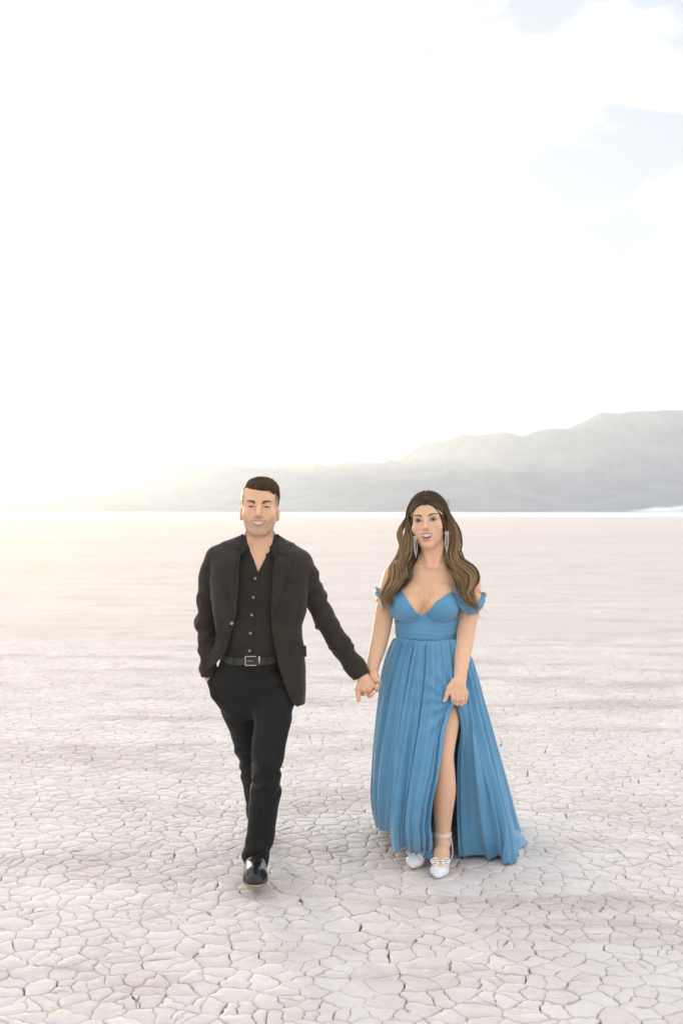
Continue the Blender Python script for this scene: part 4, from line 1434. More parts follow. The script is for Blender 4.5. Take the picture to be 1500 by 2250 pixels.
        K = Field(axis(-0.07, 0.07, 0.003), axis(-0.05, 0.31, 0.003), axis(-0.02, 0.05, 0.003))
        def sole(x, y, z):
            d = 9.0
            ch = [((0, 0.015), 0.037), ((0, 0.09), 0.034), ((0.002, 0.15), 0.042), ((0.003, 0.21), 0.046), ((0.004, 0.252), 0.036)]
            for (a, ra), (b, rb) in zip(ch[:-1], ch[1:]):
                bx, by = b[0]-a[0], b[1]-a[1]
                t = np.clip(((x-a[0])*bx + (y-a[1])*by) / (bx*bx + by*by), 0, 1)
                d = np.minimum(d, np.hypot(x-a[0]-t*bx, y-a[1]-t*by) - (ra + (rb-ra)*t))
            hl = np.maximum(d, np.maximum(z - 0.02, -z) + 0*x)
            mid = np.maximum(d, np.maximum(z - 0.0235, 0.013 - z) + 0*x)
            return np.minimum(mid, np.maximum(hl, y - 0.075))
        K.put(sole, (-1, -1, -1), (1, 1, 1))
        V, Q = K.mesh(0)
        link('sole', mesh_np('sole', V @ R.T + heel, Q), up, MAT_SOLE)
        lc = Tubes()
        for k in range(5):
            y = 0.085 + 0.017 * k; z = 0.103 - 0.0085 * k - 0.02 * max(0, k - 2) * 0.1
            q = catmull([(-0.022, y, z - 0.009), (0, y + 0.003, z + 0.001), (0.022, y, z - 0.009)], 7)
            zz = [H_top(H, p[0], p[1]) for p in q]
            q[:, 2] = np.array(zz) + 0.0012
            lc.add(q @ R.T + heel, 0.0019, 5)
        for s in (-1, 1):
            q = catmull([(0, 0.092, 0.100), (s * 0.025, 0.098, 0.112), (s * 0.045, 0.110, 0.098), (s * 0.022, 0.115, 0.094), (0, 0.094, 0.101)], 16)
            lc.add(q @ R.T + heel, 0.0016, 5)
            q = catmull([(0, 0.092, 0.100), (s * 0.02, 0.12, 0.092), (s * 0.035, 0.14, 0.075)], 10)
            lc.add(q @ R.T + heel, 0.0015, 5)
        lc.build('shoelace', MAT_LACE, up)
        return up
    def H_top(H, x, y):
        X, Y, Z = H.ax
        col = H.g[int(np.argmin(abs(X - x))), int(np.argmin(abs(Y - y))), :]
        k = np.where(col < 0)[0]
        return Z[k[-1]] if len(k) else 0.08
    shoe(np.array([mx(560, 5.15), 5.135, 0.0]), 6, 7.5, 1.09)
    # rear foot, up on its toes
    shoe(np.array([mx(583, 5.86), 5.86, 0.105]), 2, -32)

    # ---------------- hair: a swept-back top over short sides
    Hh = Field(axis(-0.50, -0.27, 0.0028), axis(5.15, 5.46, 0.004), axis(1.66, 1.83, 0.0028))
    o, s = head.out, head.s
    Hh.ell(o((0, 0.014, 0.034)), np.array((0.0785, 0.097, 0.082)) * s, 0, 'add', head.R)
    Hh.ell(o((0.012, -0.040, 0.079)), np.array((0.057, 0.045, 0.034)) * s, 0.02, 'add', head.R)
    Hh.ell(o((0.040, -0.030, 0.073)), np.array((0.040, 0.050, 0.028)) * s, 0.02, 'add', head.R)
    def keep(x, y, z):
        lx, ly, lz = head.local(x, y, z)
        line = 0.0705 - 0.0035 * (lx / 0.03)**2 * (np.abs(lx) < 0.06) - 0.010 * fsm(0.045, 0.06, np.abs(lx))
        line = line - 0.075 * fsm(-0.055, 0.02, ly) - 0.05 * fsm(0.02, 0.09, ly)
        line = np.where(lx < -0.045, line + 0.012, line)
        return (line - lz) * s
    Hh.put(keep, [a[0] for a in Hh.ax], [a[-1] for a in Hh.ax], 0, 'cut')
    def groove(x, y, z):
        lx, ly, lz = head.local(x, y, z)
        ph = lx * 260 + 90 * (ly + 0.08) * (ly + 0.08) * 10 - 140 * lz * 0.3
        return 0.0014 * np.sin(ph) * fsm(0.05, 0.07, lz)
    Hh.put(groove, [a[0] for a in Hh.ax], [a[-1] for a in Hh.ax], 0, 'disp')
    V, Q = Hh.mesh(2)
    me = mesh_np('hair', V, Q)
    at_ = me.attributes.new('tint', 'FLOAT', 'POINT'); at_.data.foreach_set('value', np.full(len(V), 0.22, dtype=np.float32))
    hair = link('hair', me, man, MAT_HAIR_M)
    st = Tubes()
    r = np.random.default_rng(3)
    for i in range(900):
        x0 = r.uniform(-0.058, 0.056); f = r.uniform(0, 1)
        y0 = -0.086 + 0.03 * (x0 / 0.055)**2 + 0.075 * f
        lift = 0.006 + 0.010 * r.random()
        pts = []
        n = 9
        for k in range(n):
            t = k / (n - 1)
            lx = min(x0 + (0.030 + 0.02 * f) * t + 0.006 * math.sin(t * 5 + x0 * 60), 0.068)
            ly = y0 + (0.075 + 0.03 * r.random() * 0) * t
            # height of the hair mass at this place
            a = 1 - (lx / 0.0795)**2 - ((ly - 0.014) / 0.098)**2
            z1 = 0.034 + 0.083 * math.sqrt(max(a, 0.02))
            b = 1 - ((lx - 0.012) / 0.060)**2 - ((ly + 0.040) / 0.048)**2
            z2 = 0.079 + 0.035 * math.sqrt(b) if b > 0 else 0
            c = 1 - ((lx - 0.040) / 0.042)**2 - ((ly + 0.030) / 0.052)**2
            z3 = 0.073 + 0.029 * math.sqrt(c) if c > 0 else 0
            lz = max(z1, z2, z3) + 0.0042 + lift * math.sin(math.pi * min(t * 1.1, 1)) * 0.35
            if t < 0.12:
                lz -= 0.003
            pts.append(o((lx, ly, lz)))
        if i % 2 == 0:                            # from the hairline up over the front and back
            pts = []
            lf = 0.0015 + 0.004 * r.random(); x0 = r.uniform(-0.046, 0.064)
            wv = r.uniform(-0.006, 0.006)
            for k in range(n):
                t = k / (n - 1)
                ph = math.radians(-22 + 130 * t)
                lx = min(x0 + 0.030 * t * t + wv * math.sin(3 * t), 0.070)
                cx = math.sqrt(max(1 - ((lx - 0.012) / 0.0625)**2, 0.12))
                pts.append(o((lx, -0.040 - (0.0455 + lf) * math.cos(ph) * cx, 0.079 + (0.0350 + lf) * math.sin(ph) * cx)))
        rad = 0.0011 * np.array([0.6, 1, 1, 1, 1, 0.9, 0.8, 0.6, 0.15])
        st.add(np.array(pts), rad, 4, tint=float(np.clip(r.normal(0.45, 0.3), 0, 1)))
    for i in range(60):                           # loose ends at the side the hair is swept to
        ly = r.uniform(-0.06, 0.03); z0 = r.uniform(0.055, 0.075)
        p = [o((0.060, ly, z0 + 0.016)), o((0.0745, ly + 0.006, z0 + 0.004)), o((0.0785 + 0.003 * r.random(), ly + 0.015, z0 - 0.010 - 0.02 * r.random()))]
        st.add(catmull(p, 6), [0.0011, 0.0011, 0.001, 0.0009, 0.0006, 0.0002], 4, tint=float(r.uniform(0.2, 0.9)))
    sto = st.build('hair_strands', MAT_HAIR_M, hair)
    return man, S, J
MAN, SHIRT_FIELD, JACKET_FIELD = build_man()
# ---------------------------------------------------------------- the woman
YW = 5.45
def wz(py, y=YW):
    return EYE - (py - HORIZON) * y / FPX
def wx(px, y=YW):
    return (px - 750.0) * y / FPX
def wrows(tab, y=YW):
    return [(wz(py, y + dy), wx(l, y + dy), wx(r, y + dy), y + dy, b) for py, l, r, dy, b in tab]

CHEST = [(1232, 905, 995, 0.015, 0.055), (1250, 880, 1020, 0.010, 0.075), (1275, 868, 1022, 0.005, 0.085), (1300, 866, 1014, 0.0, 0.090), (1350, 866, 1007, 0.0, 0.095), (1372, 869, 1004, 0.0, 0.098),
         (1390, 870, 1003, 0.0, 0.100), (1408, 872, 1002, 0.0, 0.100), (1440, 874, 1004, 0.0, 0.095), (1490, 876, 1006, 0.0, 0.095)]
NECKLINE = [(855, 1306), (866, 1302), (876, 1296.5), (881, 1295.5), (888, 1306), (902, 1330), (914, 1345), (925, 1353.5), (934, 1349), (941, 1342), (957, 1321), (978, 1307.5), (992, 1301), (999, 1300), (1006, 1308), (1014, 1318)]

def woman_torso(F, off=0.0, bust=0.0):
    F.loft([(z, l - off, r + off, yc, b + off) for z, l, r, yc, b in wrows(CHEST)], 0.0, p=2.15)
    for px, dx in ((892.5, -1), (967.5, 1)):
        c = at(px, 1331, 5.385)
        F.ell(c, np.array((0.0815, 0.080, 0.071)) + off + bust, 0.005)
        F.ell(at(px - dx * 1, 1303, 5.40), np.array((0.0800, 0.060, 0.060)) + off, 0.007)

def build_woman():
    skin = np.array([0.79, 0.480, 0.310])
    F = Field(axis(0.10, 0.72, 0.006, [(0.315, 0.50, 0.0019), (0.13, 0.19, 0.0024), (0.50, 0.62, 0.0028)]),
              axis(5.02, 5.62, 0.007, [(5.20, 5.30, 0.003), (5.325, 5.45, 0.0019)]),
              axis(0.012, 1.71, 0.0075, [(0.70, 0.90, 0.0026), (1.16, 1.36, 0.0045), (1.465, 1.66, 0.0019)]))
    head = Head((wx(940), YW - 0.005, wz(1147)), 1.15, yaw=-11, roll=-5, pitch=-5, woman=True)
    head.gaze = 0.0012
    woman_torso(F)
    # shoulders and collar bones
    F.cone(at(928, 1236, 5.46), at(866, 1259, 5.46), 0.042, 0.0445, 0.03)
    F.cone(at(972, 1238, 5.46), at(1032, 1270, 5.46), 0.042, 0.0445, 0.03)
    for s in (-1, 1):
        F.cone(at(950 + s * 8, 1246, 5.385), at(950 + s * 58, 1240 + (6 if s > 0 else 0), 5.42), 0.007, 0.007, 0.016)
        F.cone(at(951 + s * 22, 1195, 5.425), at(950 + s * 7, 1246, 5.382), 0.009, 0.007, 0.018)
    def cleft(x, y, z):
        xc = np.interp(z, [wz(1356, 5.33), wz(1300, 5.33)], [wx(928.5, 5.33), wx(932, 5.33)])
        return 0.004 * np.exp(-((x - xc) / 0.004)**2) * fsm(wz(1360, 5.33), wz(1345, 5.33), z) * fsm(wz(1284, 5.33), wz(1304, 5.33), z) * (y < 5.45)
    F.put(cleft, (0.3, 5.2, 1.1), (0.5, 5.45, 1.35), 0, 'disp')
    # neck
    F.cone(at(951, 1244, 5.45), at(949, 1196, 5.455), 0.056, 0.052, 0.03)
    F.cone(at(950, 1206, 5.455), at(947, 1168, 5.46), 0.052, 0.050, 0.02)
    head.sculpt(F)
    # arms
    F.chain(taper_chain([(at(863, 1264, 5.46), 0.0455), (at(853, 1305, 5.455), 0.0440), (at(845, 1345, 5.45), 0.0415), (at(838, 1385, 5.44), 0.0400), (at(829, 1425, 5.41), 0.0365), (at(820, 1458, 5.375), 0.0290), (at(817, 1478, 5.35), 0.0250)]), 0.01)
    F.chain(taper_chain([(at(1034, 1276, 5.46), 0.0460), (at(1034, 1310, 5.45), 0.0450), (at(1029, 1350, 5.43), 0.0435), (at(1023, 1388, 5.40), 0.0405), (at(1018, 1425, 5.34), 0.0370), (at(1013, 1462, 5.275), 0.0305), (at(1010, 1487, 5.245), 0.0275)]), 0.01)
    # legs
    F.chain(taper_chain([(at(975, 1500, 5.38), 0.072), (at(982, 1575, 5.295), 0.056), (at(976, 1628, 5.245), 0.049), (at(973, 1660, 5.225), 0.046), (at(974, 1700, 5.235), 0.0495), (at(974.5, 1740, 5.25), 0.0520),
             (at(973, 1775, 5.27), 0.0445), (at(972.5, 1805, 5.29), 0.0375), (at(972, 1828, 5.30), 0.0345), (at(972, 1848, 5.31), 0.0360)], 34), 0.01)
    F.chain([(at(972, 1850, 5.31), 0.034), (at(970, 1876, 5.245), 0.033), (at(968, 1900, 5.19), 0.035), (at(966, 1912, 5.15), 0.028)], 0.02)
    F.chain([(at(910, 1500, 5.45), 0.070), (at(905, 1640, 5.42), 0.05), (at(908, 1810, 5.47), 0.032), (at(911, 1850, 5.42), 0.03), (at(914, 1888, 5.33), 0.03)], 0.02)
    # hand that gathers the dress
    def g(x, y, dy=0.0):
        return at(950 + x / 13.64, 1460 + y / 13.64, 5.215 + dy)
    F.chain([(g(830, 380, 0.02), 0.0265), (g(790, 560, 0.005), 0.0285), (g(790, 720, 0.0), 0.029)], 0.012, sq=((0, 1, 0), 0.62))
    kn = [g(600, 850, -0.003), g(735, 865, -0.010), g(880, 870, -0.009), g(990, 850, 0.0)]
    md = [g(610, 1010, -0.008), g(745, 1045, -0.014), g(880, 1050, -0.012), g(985, 1010, 0.0)]
    ed = [g(620, 1150, 0.006), g(740, 1185, 0.002), g(865, 1190, 0.004), g(955, 1130, 0.012)]
    tp = [g(640, 1130, 0.026), g(745, 1165, 0.024), g(850, 1160, 0.026), g(930, 1100, 0.03)]
    for k_, m_, e_, t_ in zip(kn, md, ed, tp):
        F.cone(g(800, 600, 0.006), k_, 0.019, 0.0118, 0.010)
        F.chain([(k_, 0.0115), (m_, 0.0100), (e_, 0.0092), (t_, 0.0085)], 0.003)
    F.chain([(g(640, 520, 0.006), 0.0165), (g(500, 700, 0.0), 0.0130), (g(440, 880, -0.004), 0.0108), (g(390, 1030, -0.004), 0.0092), (g(350, 1095, -0.002), 0.0066)], 0.006)
    # hand held by the man: wrist behind, finger ends curling round to the front
    def h(x, y, dy=0.0):
        return at(760 + x / 15.0, 1450 + y / 15.0, 5.285 + dy)
    F.chain([(h(870, 380, 0.055), 0.0235), (h(900, 560, 0.040), 0.0260), (h(870, 760, 0.036), 0.0250), (h(780, 880, 0.036), 0.022)], 0.01)
    F.chain([(h(950, 420, 0.03), 0.014), (h(970, 580, 0.02), 0.0115), (h(985, 700, 0.008), 0.0095)], 0.006)
    fing = [((h(930, 640, 0.035), 0.011), (h(1085, 790, 0.02), 0.0098), (h(1090, 720, 0.002), 0.0088), (h(1045, 640, -0.008), 0.0074)),
            ((h(900, 760, 0.035), 0.011), (h(1020, 990, 0.016), 0.0102), (h(1010, 940, -0.004), 0.0092), (h(1025, 830, -0.012), 0.0074)),
            ((h(820, 900, 0.035), 0.011), (h(760, 1180, 0.010), 0.0102), (h(850, 1140, -0.008), 0.0096), (h(930, 1050, -0.014), 0.0076)),
            ((h(700, 940, 0.035), 0.010), (h(520, 1150, 0.014), 0.0092), (h(560, 1140, -0.004), 0.0084), (h(635, 1160, -0.012), 0.0068))]
    for ch in fing:
        F.chain(ch, 0.004)
    V, Q = F.mesh(2)
    rgb = np.tile(skin, (len(V), 1))
    rgb *= (1 + 0.02 * waves(6, 8, 0.03, 0.12)(V[:, 0], V[:, 1], V[:, 2]))[:, None]
    head.paint(V, rgb, (0.045, 0.026, 0.017), (0.58, 0.20, 0.18), (0.050, 0.034, 0.024), blush=0.28)
    def dab(p, r, col, m):
        nonlocal rgb
        w = np.exp(-(np.linalg.norm(V - p, axis=1) / r)**4)[:, None] * m
        rgb = rgb * (1 - w) + np.asarray(col) * w
    for p in (h(1045, 640, -0.014), h(1025, 830, -0.018), h(930, 1050, -0.020), h(635, 1165, -0.018)):
        dab(p, 0.0066, (0.78, 0.66, 0.64), 0.95)
    dab(g(345, 1090, -0.008), 0.0075, (0.80, 0.70, 0.74), 0.95)
    for p in md + kn:
        dab(p, 0.008, (0.62, 0.33, 0.24), 0.35)
    me = mesh_np('person', V, Q); set_color(me, rgb)
    wom = link('person', me, None, MAT_SKIN)
    wom['label'] = 'laughing woman with long wavy brown hair in a dusty blue off-shoulder gown with a slit'
    wom['category'] = 'person'

    # ---------------- dress: bodice
    B = Field(axis(0.20, 0.62, 0.0036), axis(5.26, 5.58, 0.0038), axis(1.02, 1.30, 0.0030))
    woman_torso(B, 0.0065, 0.001)
    wb = waves(51, 10, 0.03, 0.10)
    def ruche(x, y, z):
        c0 = at(926, 1366, 5.33)
        dx, dz = x - c0[0], z - c0[2]
        ang = np.arctan2(dz, np.abs(dx) + 1e-6)
        r = np.hypot(dx, dz)
        cup = fsm(wz(1368, 5.33), wz(1360, 5.33), z)
        cups = 0.0021 * np.sin(ang * 30 + 2.2 * wb(x, y, z)) * np.exp(-(r / 0.075)**2) * fsm(0.0, 0.02, r) * cup
        band = 0.0009 * np.sin(z * 300 + 6 * x + 4 * wb(x, y, z)) * (1 - cup)
        seam = 0.004 * np.exp(-((z - wz(1365, 5.33)) / 0.0022)**2)
        return cups + band + seam + 0.0009 * wb(x, y, z)
    B.put(ruche, [a[0] for a in B.ax], [a[-1] for a in B.ax], 0, 'disp')
    # under-bust: draw the cloth in to the waistband
    def neck_cut(x, y, z):
        Z = np.array([wz(py, 5.33) for _, py in NECKLINE]); X = np.array([wx(px, 5.33) for px, _ in NECKLINE])
        top = np.interp(x, X, Z)
        top = np.where(y > 5.44, wz(1318), top)
        return z - top
    B.put(neck_cut, [a[0] for a in B.ax], [a[-1] for a in B.ax], 0, 'cut')
    B.put(lambda x, y, z: (wz(1409, 5.34) - z) + 0*x + 0*y, [a[0] for a in B.ax], [a[-1] for a in B.ax], 0, 'cut')
    V, Q = B.mesh(1)
    # ---------------- dress: skirt
    MER = [
        [(986, 1405, 5.342), (996, 1480, 5.280), (1004, 1540, 5.232), (988, 1566, 5.195), (978, 1610, 5.165), (971, 1655, 5.150), (962, 1705, 5.150), (949, 1757, 5.165), (944, 1800, 5.20), (947, 1835, 5.235), (950, 1866, 5.27)],
        [(960, 1407, 5.335), (966, 1480, 5.275), (968, 1540, 5.225), (958, 1610, 5.180), (944, 1690, 5.150), (926, 1760, 5.150), (918, 1810, 5.18), (922, 1848, 5.235), (925, 1868, 5.29)],
        [(940, 1408, 5.330), (938, 1480, 5.275), (930, 1560, 5.215), (916, 1650, 5.160), (902, 1730, 5.135), (894, 1800, 5.150), (896, 1845, 5.21), (900, 1868, 5.27)],
        [(921, 1408, 5.330), (910, 1490, 5.280), (896, 1580, 5.225), (882, 1680, 5.180), (871, 1780, 5.170), (868, 1840, 5.20), (872, 1870, 5.24)],
        [(901, 1405, 5.345), (881, 1490, 5.320), (866, 1580, 5.290), (855, 1680, 5.280), (850, 1770, 5.330), (851, 1828, 5.45)],
        [(880, 1401, 5.385), (858, 1470, 5.400), (844, 1560, 5.430), (835, 1660, 5.490), (832, 1760, 5.58), (838, 1816, 5.68)],
        [(869, 1397, 5.455), (849, 1449, 5.500), (833, 1553, 5.600), (824, 1673, 5.70), (822, 1767, 5.80), (832, 1810, 5.86)],
        [(880, 1397, 5.545), (858, 1500, 5.750), (852, 1640, 5.95), (858, 1760, 6.08), (868, 1800, 6.12)],
        [(937, 1397, 5.570), (945, 1500, 5.820), (958, 1640, 6.08), (972, 1760, 6.25), (980, 1790, 6.30)],
        [(996, 1400, 5.545), (1035, 1500, 5.730), (1070, 1640, 5.95), (1100, 1750, 6.08), (1112, 1795, 6.14)],
        [(1006, 1402, 5.465), (1032, 1447, 5.500), (1055, 1553, 5.560), (1084, 1673, 5.600), (1104, 1754, 5.610), (1126, 1845, 5.63), (1132, 1862, 5.62)],
        [(1005, 1404, 5.400), (1034, 1480, 5.400), (1052, 1560, 5.395), (1074, 1660, 5.395), (1096, 1760, 5.385), (1117, 1850, 5.36), (1124, 1893, 5.34)],
        [(1001, 1405, 5.360), (1024, 1480, 5.330), (1038, 1560, 5.290), (1058, 1660, 5.275), (1080, 1760, 5.285), (1096, 1850, 5.33), (1104, 1888, 5.365)],
        [(995, 1405, 5.348), (1013, 1480, 5.300), (1020, 1545, 5.250), (1033, 1620, 5.270), (1043, 1720, 5.310), (1052, 1820, 5.36), (1062, 1877, 5.41)],
        [(978, 1405, 5.352), (988, 1480, 5.292), (1003, 1545, 5.243), (1012, 1600, 5.262), (1005, 1660, 5.310), (1003, 1740, 5.350), (1004, 1820, 5.38), (1008, 1884, 5.40)],
    ]
    nv, per = 110, 44
    C = np.array([catmull([at(*p) for p in m], nv) for m in MER])            # (meridian, v, 3)
    nu = (len(MER) - 1) * per + 1
    u = np.linspace(0, len(MER) - 1, nu)
    S = np.zeros((nu, nv, 3))
    idx = np.arange(len(MER))
    for j in range(nv):
        P = C[:, j]
        m = np.gradient(P, axis=0)
        i = np.clip(u.astype(int), 0, len(MER) - 2); f = (u - i)[:, None]
        S[:, j] = (2*f**3 - 3*f**2 + 1)*P[i] + (f**3 - 2*f**2 + f)*m[i] + (-2*f**3 + 3*f**2)*P[i+1] + (f**3 - f**2)*m[i+1]
    dU = np.gradient(S, axis=0); dV = np.gradient(S, axis=1)
    Nn = np.cross(dU, dV); Nn /= np.maximum(np.linalg.norm(Nn, axis=2), 1e-9)[:, :, None]
    cen = S.mean(axis=(0, 1))
    if (Nn[6*per, nv//2] @ np.array([-1, 0, 0])) < 0:
        Nn = -Nn
    vv = np.linspace(0, 1, nv)[None, :]; uu = u[:, None]
    r = np.random.default_rng(12)
    # arc length round the skirt sets how many folds there are
    arc = np.r_[0, np.cumsum(np.linalg.norm(np.diff(S[:, int(nv*0.7)], axis=0), axis=1))][:, None]
    wobu = 0.9*np.sin(2.1*uu + 0.7) + 0.7*np.sin(5.3*uu + 2.0) + 0.5*np.sin(9.1*uu)
    def pleat(freq, ph, sharp, drift):
        a = arc * freq * 2*np.pi + ph + wobu*1.5 + drift*vv
        q = np.mod(a / (2*np.pi), 1.0)
        saw = np.where(q < 0.72, fsm(0.0, 0.72, q), 1 - fsm(0.72, 1.0, q))
        return 1 - 2 * saw ** sharp
    lowv = fsm(0.05, 0.9, vv)
    fold = (0.0230 * -pleat(6.6, 0.3, 0.8, 0.8) * (0.25 + 0.75*lowv) + 0.0095 * -pleat(14.5, 1.1, 0.9, -1.6) * (0.35 + 0.65*np.exp(-((vv-0.45)/0.4)**2))
            + 0.0030 * pleat(31.0, 2.0, 0.9, 1.2) * np.exp(-(vv/0.30)**2) + 0.010 * np.sin(arc*2*np.pi*2.1 + 1.4*vv + 0.5) * lowv)
    # the swept-open right panel hangs smoother
    smooth_panel = fsm(12.6, 13.2, uu)
    fold = fold * (1 - 0.8*smooth_panel)
    left_edge = fsm(0.25, 0.0, uu)
    fold = fold * (1 - 0.8*left_edge)
    fold = fold * fsm(0.0, 0.03, vv)
    # swags that run from the gathering hand down across the front
    hand = at(1004, 1545, 5.23)
    dist = np.linalg.norm((S - hand) * np.array([1, 0.6, 1]), axis=2)
    ang = np.arctan2(S[:, :, 2] - hand[2], S[:, :, 0] - hand[0])
    fold = fold + 0.0075 * np.sin(ang * 15 + 1.0) * np.exp(-((dist - 0.10) / 0.11)**2) * (uu < 4.5)
    S2 = S + Nn * fold[:, :, None]
    # hem rests on the ground and breaks a little
    S2[:, :, 2] = np.maximum(S2[:, :, 2], -0.006 + 0.005 * (0.5 + 0.5*np.sin(arc*55)) * fsm(0.85, 1.0, vv) * (np.abs(uu - 7) > 3.5))
    I = np.arange(nu*nv).reshape(nu, nv)
    Fq = np.stack([I[:-1, :-1], I[1:, :-1], I[1:, 1:], I[:-1, 1:]], -1).reshape(-1, 4)
    SV = S2.reshape(-1, 3)
    dress = link('dress', mesh_np('dress', SV, Fq), wom, MAT_BLUE)
    so = dress.modifiers.new('cloth', 'SOLIDIFY'); so.thickness = 0.0016; so.offset = 0
    bod = link('bodice', mesh_np('bodice', V, Q), dress, MAT_BLUE)
    # waist seam cord and the gathers under it
    def ribbon(name, A, Bc, n=40, w=5, mat=MAT_BLUE, parent=dress, thick=0.0016, ripple=0.0, rf=3, seed=0):
        """cloth band between two 3-D curves"""
        a, b = catmull(A, n), catmull(Bc, n)
        t = np.linspace(0, 1, w)
        P = a[:, None]*(1-t)[None, :, None] + b[:, None]*t[None, :, None]
        d = np.cross(np.gradient(P, axis=0), np.gradient(P, axis=1)); d /= np.maximum(np.linalg.norm(d, axis=2), 1e-9)[:, :, None]
        k = np.linspace(0, 1, n)[:, None]
        P = P + d * (ripple * np.sin(t[None, :]*2*np.pi*rf + seed + 3*k))[:, :, None]
        I = np.arange(n*w).reshape(n, w)
        Fq = np.stack([I[:-1, :-1], I[1:, :-1], I[1:, 1:], I[:-1, 1:]], -1).reshape(-1, 4)
        ob = link(name, mesh_np(name, P.reshape(-1, 3), Fq), parent, mat)
        s = ob.modifiers.new('cloth', 'SOLIDIFY'); s.thickness = thick; s.offset = 0
        return ob
    # strap over the picture-right shoulder (the other one is under the hair)
    ribbon('strap', [at(995.5, 1303, 5.325), at(999, 1288, 5.345), at(1002, 1274, 5.37), at(1003, 1255, 5.41), at(1003, 1240, 5.46)],
           [at(998.5, 1303, 5.325), at(1002, 1288, 5.345), at(1005, 1274, 5.37), at(1006, 1255, 5.41), at(1006, 1240, 5.46)], 20, 3)
    ribbon('strap', [at(879, 1297, 5.33), at(884, 1280, 5.355), at(889, 1262, 5.39), at(892, 1246, 5.44)],
           [at(882, 1297, 5.33), at(887, 1280, 5.355), at(892, 1262, 5.39), at(895, 1246, 5.44)], 20, 3)
    # fallen off-shoulder sleeves
    ribbon('drape_sleeve', [at(999, 1301, 5.335), at(1010, 1308, 5.340), at(1024, 1320, 5.365), at(1046, 1325, 5.385), at(1062, 1312, 5.43), at(1068, 1303, 5.47), at(1055, 1302, 5.53), at(1030, 1310, 5.56)],
           [at(1004, 1318, 5.335), at(1012, 1336, 5.345), at(1026, 1349, 5.365), at(1042, 1350, 5.385), at(1057, 1338, 5.43), at(1062, 1330, 5.47), at(1050, 1330, 5.53), at(1030, 1335, 5.56)], 50, 13, ripple=0.0035, rf=2.2)
    ribbon('drape_sleeve', [at(880, 1296, 5.345), at(868, 1304, 5.345), at(852, 1308, 5.375), at(836, 1300, 5.42), at(824, 1291, 5.46), at(826, 1290, 5.52), at(850, 1296, 5.56)],
           [at(872, 1318, 5.345), at(862, 1334, 5.345), at(850, 1338, 5.375), at(838, 1334, 5.42), at(829, 1326, 5.46), at(832, 1322, 5.52), at(850, 1322, 5.56)], 50, 13, ripple=0.0035, rf=2.2, seed=1)
    # the dropped lining seen between the feet and the little train behind
    ribbon('lining', [at(898, 1830, 5.33), at(912, 1815, 5.31), at(925, 1826, 5.30), at(938, 1818, 5.29), at(950, 1832, 5.29)],
           [at(892, 1884, 5.300), at(908, 1880, 5.285), at(922, 1889, 5.275), at(938, 1886, 5.265), at(951, 1892, 5.26)], 40, 16, ripple=0.006, rf=3.0)
    ribbon('train', [at(1112, 1868, 5.50), at(1124, 1850, 5.58), at(1130, 1826, 5.72), at(1140, 1828, 5.76)],
           [at(1122, 1872, 5.515), at(1132, 1869, 5.54), at(1150, 1860, 5.60), at(1158, 1849, 5.69)], 30, 12, ripple=0.006, rf=2.0, seed=2)
    ribbon('hem_roll', [at(1098, 1880, 5.40), at(1106, 1872, 5.40), at(1116, 1868, 5.40), at(1126, 1872, 5.42)],
           [at(1108, 1893, 5.365), at(1112, 1899, 5.325), at(1122, 1901, 5.315), at(1129, 1893, 5.34)], 24, 10, ripple=0.004, rf=1.5)

    # ---------------- shoes
    def pump(ball, toe, heel_top, heel_ground, side):
        G = Field(axis(min(ball[0], toe[0]) - 0.07, max(ball[0], toe[0]) + 0.07, 0.0028), axis(toe[1] - 0.05, heel_top[1] + 0.06, 0.0034), axis(-0.002, 0.17, 0.0028))
        ball, toe, heel_top, heel_ground = map(np.asarray, (ball, toe, heel_top, heel_ground))
        mid = (ball + toe) / 2 + np.array([0, 0, 0.002])
        G.chain([(ball + (0, 0.01, 0.016), 0.0440), (mid + (-0.004, 0, 0.008), 0.0370), (toe + (-0.006, 0, 0.004), 0.0150)], 0.02, sq=((0, 0, 1), 0.66))
        G.put(lambda x, y, z: 0.004 - z + 0*x + 0*y, [a[0] for a in G.ax], [a[-1] for a in G.ax], 0, 'cut')
        # top line of the vamp
        G.put(lambda x, y, z: (y - (ball[1] - 0.010)) + 0.55 * (z - 0.040) + 0*x, [a[0] for a in G.ax], [a[-1] for a in G.ax], 0, 'cut')
        # sole under the arch, heel cup and slim heel
        G.chain([(ball + (0, 0, 0.004), 0.022), ((ball + heel_top) / 2 - (0, 0, 0.012), 0.013), (heel_top - (0, 0, 0.026), 0.017)], 0.01, sq=((0, 0, 1), 0.35))
        G.chain([(heel_top - (0, -0.012, 0.026), 0.016), (heel_ground + (0, 0, 0.006), 0.0055)], 0.004)
        V, Q = G.mesh(1)
        sh = link('shoe', mesh_np('shoe', V, Q), wom, MAT_WHITE)
        # bow of pearl cord
        bw = Tubes()
        c = ball + np.array([-0.004, -0.030, 0.045])
        rr = np.random.default_rng(4)
        for s_ in (-1, 1):
            for lift, ln in ((0.010, 0.044), (-0.002, 0.040)):
                q = catmull([c, c + (s_*ln*0.55, -0.004, lift + 0.010), c + (s_*ln, -0.002, lift*0.4), c + (s_*ln*0.6, -0.012, lift - 0.010), c], 22)
                bw.add(q, 0.0031, 6)
            q = catmull([c, c + (s_*0.020, -0.014, -0.008), c + (s_*0.034, -0.022, -0.024)], 10)
            bw.add(q, 0.0028, 6)
        bw.build('bow', MAT_PEARL, sh)
        st = Tubes()
        for k in range(9):
            a = k / 9 * 6.283
            rad = 0.008 if k else 0
            p = c + np.array([math.cos(a)*rad, -0.006, math.sin(a)*rad])
            st.add([p + (0, 0.004, 0), p, p - (0, 0.003, 0)], [0.0012, 0.0042, 0.0012], 7)
        st.build('crystal', MAT_JEWEL, sh)
